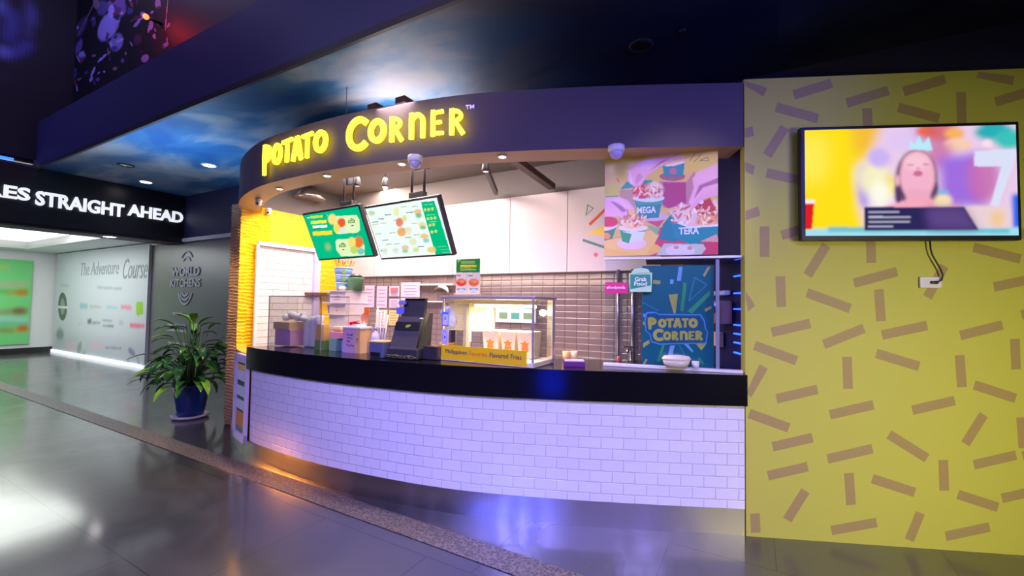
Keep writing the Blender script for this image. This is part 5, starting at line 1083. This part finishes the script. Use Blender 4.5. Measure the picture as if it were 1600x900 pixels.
for zz, ww in ((0.0, .135), (.085, .115), (.23, .085)): fr_.append([c + A * a * ww / 2 * 1.1 + N * b * .035 + Z * zz for a, b in ((-1, -1), (1, -1), (1, 1), (-1, 1))])
for k in range(2):
    for i in range(4): mb.face([fr_[k][i], fr_[k][(i + 1) % 4], fr_[k + 1][(i + 1) % 4], fr_[k + 1][i]], [hexm(110, 165, 80), hexm(240, 185, 100)][k])
mb.face(fr_[0], M_TANB); mb.face(fr_[2], M_TANB); tag(mb.build('fries_carton'), 'orange and green tapered carton at the right inside the acrylic case', 'carton')
boxy('sauce_box', 'pale green box just right of the acrylic case', 'box', L2(.84, .12, 0), (.09, .10, .11), hexm(130, 170, 150))
boxy('pink_tray', 'pink and cream tray stack on the pale green box', 'tray', L2(.86, .14, .112), (.15, .12, .06), hexm(235, 160, 165)); boxy('tray_of_sachets', 'heap of cream sachets on the pink tray', 'sachets', L2(.85, .14, .174), (.12, .09, .045), M_TANB, bev=.02)
boxy('blue_tin', 'light blue small tin between the pale green box and the note covered box', 'tin', L2(.925, .16, 0), (.06, .08, .12), hexm(120, 165, 235))

# tip box with scribbles, flowers and sticks
P = onz(546, 551.5, CT); t = thing('suggestion_box', 'kraft and lilac paper box with dark scribbled writing and a white lid', 'box', P + N * .07)
mb = MB(); mb.box(P - A * .025 + N * .07 + Z * .105, (.15, .12, .21), hexm(205, 165, 190), X=A, Y=N); mb.box(P + A * .08 + N * .07 + Z * .105, (.062, .12, .21), hexm(225, 180, 125), X=A, Y=N); mb.build('body', t)
mb = MB(); mb.box(P + A * .01 + N * .07 + Z * .218, (.225, .14, .018), M_WHITE, X=A, Y=N, bev=.004); mb.ball(P + A * .05 + N * .07 + Z * .23, .04, M_WHITE, (1.1, 1, .45)); mb.build('lid', t)
mb = MB(); rr = random.Random(2)
for v, n_ in ((.155, 3), (.125, 3), (.10, 2), (.065, 4)):
    for k in range(n_): u = -.05 + k * .024; stroke(mb, [(u + rr.uniform(0, .004) + j * .004, v + rr.uniform(-.009, .009)) for j in range(6)], .0035, lambda a, b: P + A * a - N * .0 + N * .0085 + Z * b, N * -.002, hexm(90, 60, 75))
stroke(mb, arc(.082, .11, .007, .018, 0, 300, 10), .004, lambda a, b: P + A * a + N * .0085 + Z * b, N * -.002, hexm(110, 70, 40)); mb.build('writing', t)
M_FLO = hexm(245, 70, 120); fp_ = P - A * .035 + N * .07 + Z * .23
t = thing('artificial_flower', 'bright pink ruffled flower on the scribbled box', 'flower', fp_); mb = MB()
for k in range(16):
    a_ = k * 2.399; r_ = .012 + .05 * (k / 16) ** .6; leaf(mb, fp_ + Z * .012, a_, 1.2 - r_ * 14, .07, .045, .9, M_FLO)
for v in mb.bm.verts: pass
mb.build('petals', t)
t = thing('orange_ornament', 'orange and tan round ornament card behind the pink flower', 'ornament', P + A * .06 + N * .09 + Z * .23); q = P + A * .06 + N * .10
mb = MB(); mb.lathe(q + Z * .30, [(.045, 0), (.045, .01)], hexm(240, 160, 110), 20, axis=N); mb.box(q + A * .03 + Z * .36, (.06, .01, .07), hexm(245, 125, 60), X=A, Y=N); mb.tube([q + Z * .2, q + Z * .27], .006, M_WHITE); mb.build('card', t)
mb = MB(); q = P + A * .135 + N * .20 + Z * .0
for k, (a_, h_) in enumerate(((.0, .40), (.03, .36), (.06, .37), (.085, .33))): mb.tube([q + A * a_ * .6 + Z * .0, q + A * (a_ * .8 + .02 * (k - 1)) + Z * h_], .006, M_WHITE, 8)
tag(mb.build('drinking_straws'), 'bundle of white straws standing right of the scribbled box', 'straws')
P = onz(572, 552.5, CT) + N * .08 + A * .02; t = thing('sanitizer_bottle', 'clear bottle with purple band and grey pump beside the scribbled box', 'bottle', P)
mb = MB(); mb.lathe(P, [(.034, 0), (.036, .02), (.036, .13), (.03, .165), (.012, .185), (.012, .2)], mat('cloudy_lilac_plastic', (.62, .58, .85), .2), 22); mb.build('body', t); mb = MB(); mb.lathe(P, [(.0368, .025), (.0368, .085)], hexm(80, 40, 200), 22); mb.build('label_band', t); mb = MB(); mb.lathe(P, [(.014, .198), (.014, .222), (.005, .224), (.005, .25)], mat('grey_pump', (.3, .35, .42), .3), 14); mb.tube([P + Z * .25, P + Z * .25 - A * .035], .006, mat('grey_pump', (.3, .35, .42), .3)); mb.build('pump', t)
# behind the till: stacked boxes and white bucket, on the low rear shelf
P = onz(600, 552, CT) + N * .25
boxy('paper_roll_box', 'cream box of rolls standing behind the receipt printer', 'box', P, (.17, .12, .16), hexm(240, 230, 195))
boxy('note_pad', 'blue and white packet lying on the cream box behind the printer', 'packet', P - A * .02 + Z * .162, (.15, .10, .045), hexm(110, 110, 225))
mb = MB(); q = P - A * .13 + N * .20; mb.lathe(q, [(.09, .0), (.105, .18), (.12, .23), (.125, .25), (.10, .27), (.03, .28)], M_WHITE, 26); tag(mb.build('rice_tub'), 'round white lidded tub behind the bottle and cream box', 'tub')
# tall white cabinet with cups on its shelves
P = onpl(537, 520, Vector((-1.87, 4.75, 0)), N); P.z = 0
cab = thing('cup_cabinet', 'pinkish white open cabinet standing behind the left acrylic case, cups on its shelves', 'cabinet', P)
cw = .335; zt = 1.60; M_CAB = mat('pinkish_white_laminate', (.80, .68, .70), .4)
mb = MB(); mb.box(P + N * .02 + A * .045 + Z * zt / 2, (cw - .09, .30, zt), M_CAB, X=A, Y=N, bev=.004); mb.box(P + N * .15 - A * (cw / 2 - .01) + Z * zt / 2, (.02, .04, zt), M_CAB, X=A, Y=N); mb.build('body', cab)
for z_ in (zt, zt - .125, zt - .245): mb = MB(); mb.box(P + N * .01 + Z * (z_ + .006), (cw + .01, .32, .012), M_CAB, X=A, Y=N); mb.build('shelf', cab)
mb = MB()
for z_, ww in ((zt - .045, .05), (zt - .06, .08), (zt - .085, .10), (zt - .165, .06), (zt - .20, .04)): mb.box(P - N * .132 + A * .04 + Z * z_, (ww, .002, .005), hexm(150, 110, 125), X=A, Y=N)
mb.build('faint_marks', cab)
M_CUPB = hexm(120, 160, 215)
for z_, lb_ in ((zt - .113, 'blue paper cup with white rim on the upper cabinet shelf'), (zt - .233, 'blue paper cup with white rim on the lower cabinet shelf')):
    t = thing('paper_cup', lb_, 'cup', P - A * .115 - N * .08 + Z * z_, 0, 'cups in the cabinet'); c = P - A * .115 - N * .08 + Z * z_
    mb = MB(); mb.lathe(c, [(.026, 0), (.038, .082)], M_CUPB, 20); mb.build('cup', t); mb = MB(); mb.lathe(c, [(.041, .08), (.041, .09), (.036, .092)], M_WHITE, 20); mb.build('rim', t)
# giant fries bucket tower on top
P2 = P - A * .03 + Z * (zt + .012)
fb = thing('fries_display_model', 'tower of stacked blue and green tubs topped with model fries, on the cabinet', 'display model', P2)
for k, z_ in enumerate((0, .085, .165)):
    mb = MB(); r_ = .075 + k * .011; mb.lathe(P2 + Z * z_, [(r_ * .86, 0), (r_, .08)], hexm(120, 165, 225) if k != 5 else M_WHITE, 24); tub_ = mb.build('tub', fb)
    mb = MB(); mb.lathe(P2 + Z * z_, [(r_ + .004, .076), (r_ + .006, .084), (r_, .088)], M_WHITE, 24); mb.build('rim', tub_)
    mb = MB(); c = P2 + A * .048 * (1 + k * .1) - N * .045 + Z * (z_ + .038); mb.box(c, (.05, .04, .055), hexm(150, 170, 80) if k == 2 else hexm(120, 170, 90), X=(A - N * .55), Y=(N + A * .55), bev=.01); mb.box(c - N * .012 + Z * .012 - A * .008, (.03, .03, .02), hexm(240, 180, 40), X=(A - N * .55), Y=(N + A * .55), bev=.006); mb.build('logo_patch', tub_)
mb = MB(); rr = random.Random(8); M_FRY = hexm(240, 185, 90); M_FRY2 = hexm(205, 130, 70)
for k in range(34):
    a_ = rr.uniform(0, 6.28); r_ = rr.uniform(0, .075); c = P2 + Vector((math.cos(a_) * r_, math.sin(a_) * r_, .235)); d = Vector((math.cos(a_) * r_ * 7 + rr.uniform(-.3, .3), math.sin(a_) * r_ * 7 + rr.uniform(-.3, .3), 1)).normalized(); ln = rr.uniform(.05, .10)
    mb.box(c + d * ln / 2, (.011, .011, ln), M_FRY if k % 3 else M_FRY2, X=d.cross(Vector((0, 1, 0))).normalized(), Y=d.cross(d.cross(Vector((0, 1, 0)))).normalized())
mb.build('fries', fb)
# green sack/green tub beside the tower
c = P2 + A * .17 + N * .02; mb = MB(); mb.lathe(c, [(.07, 0), (.085, .13), (.09, .14), (.075, .142)], hexm(110, 160, 110), 22); mb.ball(c + Z * .15, .07, M_BLACK, (1, 1, .5)); tag(mb.build('green_tub'), 'green tub with a dark top beside the tub tower', 'tub')
c = P2 + A * .10 - N * .09; mb = MB(); mb.ball(c + Z * .025, .04, mat('cream_bun', (.9, .75, .55), .6), (1, 1, .6)); tag(mb.build('round_cream_ornament'), 'small cream dome sitting at the foot of the tub tower', 'ornament')
# shelf bracket box left of tower
c = onpl(497, 459, K(WS, .6, 0), A) + A * .07; mb = MB(); mb.box(c, (.14, .5, .03), mat('dark_brown_shelf', (.10, .05, .04), .5), X=A, Y=N); tag(mb.build('wall_shelf'), 'short dark brown shelf on the yellow wall left of the tub tower', 'shelf')

# rear stainless counter along the tiled wall
rc = thing('rear_counter', 'low stainless rear counter along the taupe tiled wall', 'counter', K(8.5, .3, 0))
mb = MB(); mb.box(K(8.5, .27, .40), (4.6, .48, .80), M_STEEL, X=A, Y=N); mb.build('base', rc); mb = MB(); mb.box(K(8.5, .28, .82), (4.7, .54, .035), M_STEEL, X=A, Y=N, bev=.004); mb.build('top', rc)
# papers on the tiled wall
wB = Board(K(WS, .02, 0), A, 5, 3)
M_PAPER = hexm(215, 195, 225); M_PRULE = hexm(150, 120, 150)
PAPERS = [((569, 446, 585, 480), 'lilac lit tall sheet on the tiles, leftmost of the papers', M_PAPER), ((588, 447, 605, 481), 'tall white sheet on the tiles, second from the left', M_PAPER), ((608, 447, 624, 463), 'small sheet with red print on the tiles', M_PAPER),
    ((608, 467, 624, 481), 'small sheet with round marks below the red printed one', M_PAPER), ((626, 441, 656, 469), 'widest white notice on the tiles above the till', M_PAPER), ((587, 484, 605, 512), 'cream sheet low on the tiles behind the white tub', hexm(240, 210, 200)), ((607, 485, 623, 508), 'yellowish sheet low on the tiles left of the till', hexm(215, 200, 130)), ((774, 466, 838, 503), 'teal and white sheet imitating a reflection in the warmer case glass', hexm(225, 240, 230))]
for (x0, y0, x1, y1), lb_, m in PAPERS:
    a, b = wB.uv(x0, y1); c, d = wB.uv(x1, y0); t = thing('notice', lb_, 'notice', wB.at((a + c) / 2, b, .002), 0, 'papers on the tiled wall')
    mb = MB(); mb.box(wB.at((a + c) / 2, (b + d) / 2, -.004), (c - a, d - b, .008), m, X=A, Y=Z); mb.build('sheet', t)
    mb = MB(); k_ = M_PRULE
    if x0 == 608 and y0 == 447: mb.box(wB.at((a + c) / 2, b + (d - b) * .62, .0015), ((c - a) * .75, (d - b) * .45, .002), hexm(230, 110, 120), X=A, Y=Z)
    if x0 == 774:  # teal blocks imitate a reflection in the case glass
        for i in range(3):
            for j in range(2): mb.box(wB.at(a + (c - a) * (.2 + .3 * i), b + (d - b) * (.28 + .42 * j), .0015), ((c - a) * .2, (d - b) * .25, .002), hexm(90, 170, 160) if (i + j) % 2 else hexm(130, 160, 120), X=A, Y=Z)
    else:
        for i in range(5): mb.box(wB.at((a + c) / 2, b + (d - b) * (.12 + .09 * i if y0 == 447 and x0 == 608 else .15 + .17 * i), .0015), ((c - a) * (.7 - .1 * (i % 2)), .006, .002), k_, X=A, Y=Z)
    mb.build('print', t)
# rail with a hanging white cap
a, b = wB.uv(656, 445); c = wB.uv(712, 445)[0]
mb = MB(); mb.box(wB.at((a + c) / 2, b, .03), (c - a, .02, .06), M_WHITE, X=A, Y=Z); tag(mb.build('wall_rail'), 'thin white rail on the tiles above the white cap', 'rail')
a, b = wB.uv(657, 471); c = wB.uv(700, 471)[0]; mb = MB(); mb.box(wB.at((a + c) / 2, b, .03), (c - a, .014, .06), M_WHITE, X=A, Y=Z); tag(mb.build('wall_rail'), 'thin lilac rail on the tiles just above the till', 'rail')
q = wB.at(*wB.uv(694, 455), .07); t = thing('cap', 'white curved cap with dark brim hanging on the tiles between till and warmer case', 'cap', q)
mb = MB(); pts = [q + A * (.115 * math.cos(t_)) + Z * (.075 * math.sin(t_) - .02) for t_ in [math.pi * k / 12 for k in range(13)]]
mb.tube(pts[:8], [.008, .014, .02, .024, .026, .024, .022, .020], M_WHITE, 10); mb.build('crown', t)
mb = MB(); mb.tube([p_ - Z * .02 for p_ in pts[5:12]] + [pts[12] - A * .05 - Z * .01], [.015, .02, .022, .02, .018, .014, .01, .005], mat('dark_mauve_cloth', (.10, .07, .08), .7), 10); mb.build('brim', t)
# pipes, tap and small things right of the warmer
for x, lb_ in ((967, 'grey upright pipe on the tiles, left of the two beside the teal board'), (990, 'grey upright pipe on the tiles, right of the two beside the teal board')):
    q = wB.at(*wB.uv(x, 500), .03); mb = MB(); mb.tube([Vector((q.x, q.y, .84)), Vector((q.x, q.y, 1.86))], .016 if x < 980 else .022, mat('grey_pipe', (.32, .30, .36), .25, .7)); tag(mb.build('wall_pipe'), lb_, 'pipe', 'pipes on the tiles')
q = onpl(986, 566, K(9.7, .4, 0), N); q.z = .8375; t = thing('tap', 'small dark chrome tap behind the counter by the teal board', 'tap', q)
mb = MB(); mb.tube([q, q + Z * .24, q + Z * .27 - N * .02, q + Z * .27 - N * .12, q + Z * .24 - N * .14], .012, M_CHROME); mb.build('spout', t); mb = MB(); mb.box(q + Z * .285, (.14, .02, .014), M_BLACK, X=A, Y=N, bev=.004); mb.build('lever', t)
P = onz(898, 573.5, CT); t = thing('napkin_box', 'flat purple box with white top on the counter right of the warmer case', 'box', P + N * .04)
X3 = Vector((math.cos(-.05), math.sin(-.05), 0)); Y3 = Vector((-X3.y, X3.x, 0))
mb = MB(); mb.box(P + Y3 * .05 + Z * .018, (.15, .09, .036), hexm(105, 30, 120), X=X3, Y=Y3, bev=.003); mb.build('body', t); mb = MB(); mb.box(P + Y3 * .05 + Z * .041, (.14, .08, .008), M_WHITE, X=X3, Y=Y3, bev=.002); mb.build('top', t)
for x, lb_ in ((883, 'small cream cup behind the purple box, left'), (895, 'small cream cup behind the purple box, right')):
    q = onz(x, 564, CT) + N * .02; t = thing('small_cup', lb_, 'cup', q, 0, 'cream cups behind the purple box'); mb = MB(); mb.lathe(q, [(.022, 0), (.03, .075), (.026, .075), (.02, .01)], hexm(250, 215, 165) if x > 890 else hexm(250, 185, 120), 18); mb.build('cup', t)
q = onz(964, 569, CT) + N * .05; mb = MB(); mb.lathe(q, [(.015, 0), (.015, .05), (.01, .055)], hexm(230, 110, 90), 14); tag(mb.build('lighter'), 'tiny orange-red bottle standing by the left end of the glass screen', 'bottle')
# clear food tub on the counter before the teal board
q = onz(1056, 577.5, CT) - GN * .02 + GN * .0; q = gB.at(gB.uv(1056, 560)[0], 1.083, .075); t = thing('takeaway_tub', 'clear oval takeaway tub with bread inside, before the teal board', 'tub', q)
mb = MB(); mb.lathe(q, [(.07, 0), (.085, .02), (.095, .05)], mat('frosted_tub', (.72, .62, .48), .25), 26, sx=1.0, sy=.55); mb.build('base', t); mb = MB(); mb.lathe(q, [(.098, .05), (.10, .058), (.085, .075), (.03, .082)], mat('cloudy_lid', (.82, .76, .66), .15), 26, sx=1., sy=.55); mb.build('lid', t)
q2 = gB.at(gB.uv(1085, 560)[0], 1.083, .075); t = thing('small_cup', 'small white cup at the right of the oval takeaway tub', 'cup', q2); mb = MB(); mb.lathe(q2, [(.02, 0), (.026, .045), (.022, .045)], M_WHITE, 16); mb.build('cup', t)
# glowing bars imitating blue reflections, and dispenser, on the dark partition
pB0 = Vector((1.585, 3.0, 0)); pB1 = Vector((1.70, 4.06, 0)); pd = (pB1 - pB0).normalized(); pn = Vector((-pd.y, pd.x, 0))
def part(x, y): return onpl(x, y, pB0 + pn * .008, pn)
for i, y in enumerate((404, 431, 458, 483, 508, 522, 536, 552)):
    q = part(1153, y); mb = MB(); mb.box(q, (.12, .02, .011), M_BLUELED, X=pd, Y=pn, bev=.004); tag(mb.build('blue_glint'), '%s small blue glowing bar for a light reflection in the dark glass' % ['topmost', 'second from top', 'third from top', 'fourth from top', 'fifth from top', 'sixth from top', 'seventh from top', 'lowest'][i], 'light', 'blue reflection bars beside the glass screen')
q = part(1136, 488); t = thing('soap_dispenser', 'tan and purple wall dispenser seen through the narrow glass pane', 'dispenser', q - Z * .1)
mb = MB(); mb.box(q + pn * .05, (.22, .10, .17), mat('amber_plastic', (.42, .18, .14), .3), X=pd, Y=pn, bev=.02); mb.build('body', t); mb = MB(); mb.ball(q + pn * .1 - pd * .02 + Z * .02, .03, hexm(120, 50, 150)); mb.build('button', t)
q = part(1134, 458); mb = MB(); mb.box(q + pn * .03, (.22, .05, .035), M_WHITE, X=pd, Y=pn, bev=.01); tag(mb.build('towel_roll'), 'small white roll above the wall dispenser behind the glass', 'roll')
q = part(1127, 530); mb = MB(); mb.box(q + pn * .02, (.12, .03, .11), hexm(235, 170, 150), X=pd, Y=pn); tag(mb.build('wall_card'), 'pale orange card on the dark partition below the dispenser', 'card')
point('blue_partition_glow', Vector((1.50, 3.25, 1.5)), 1.2, (.05, .15, 1), .05)
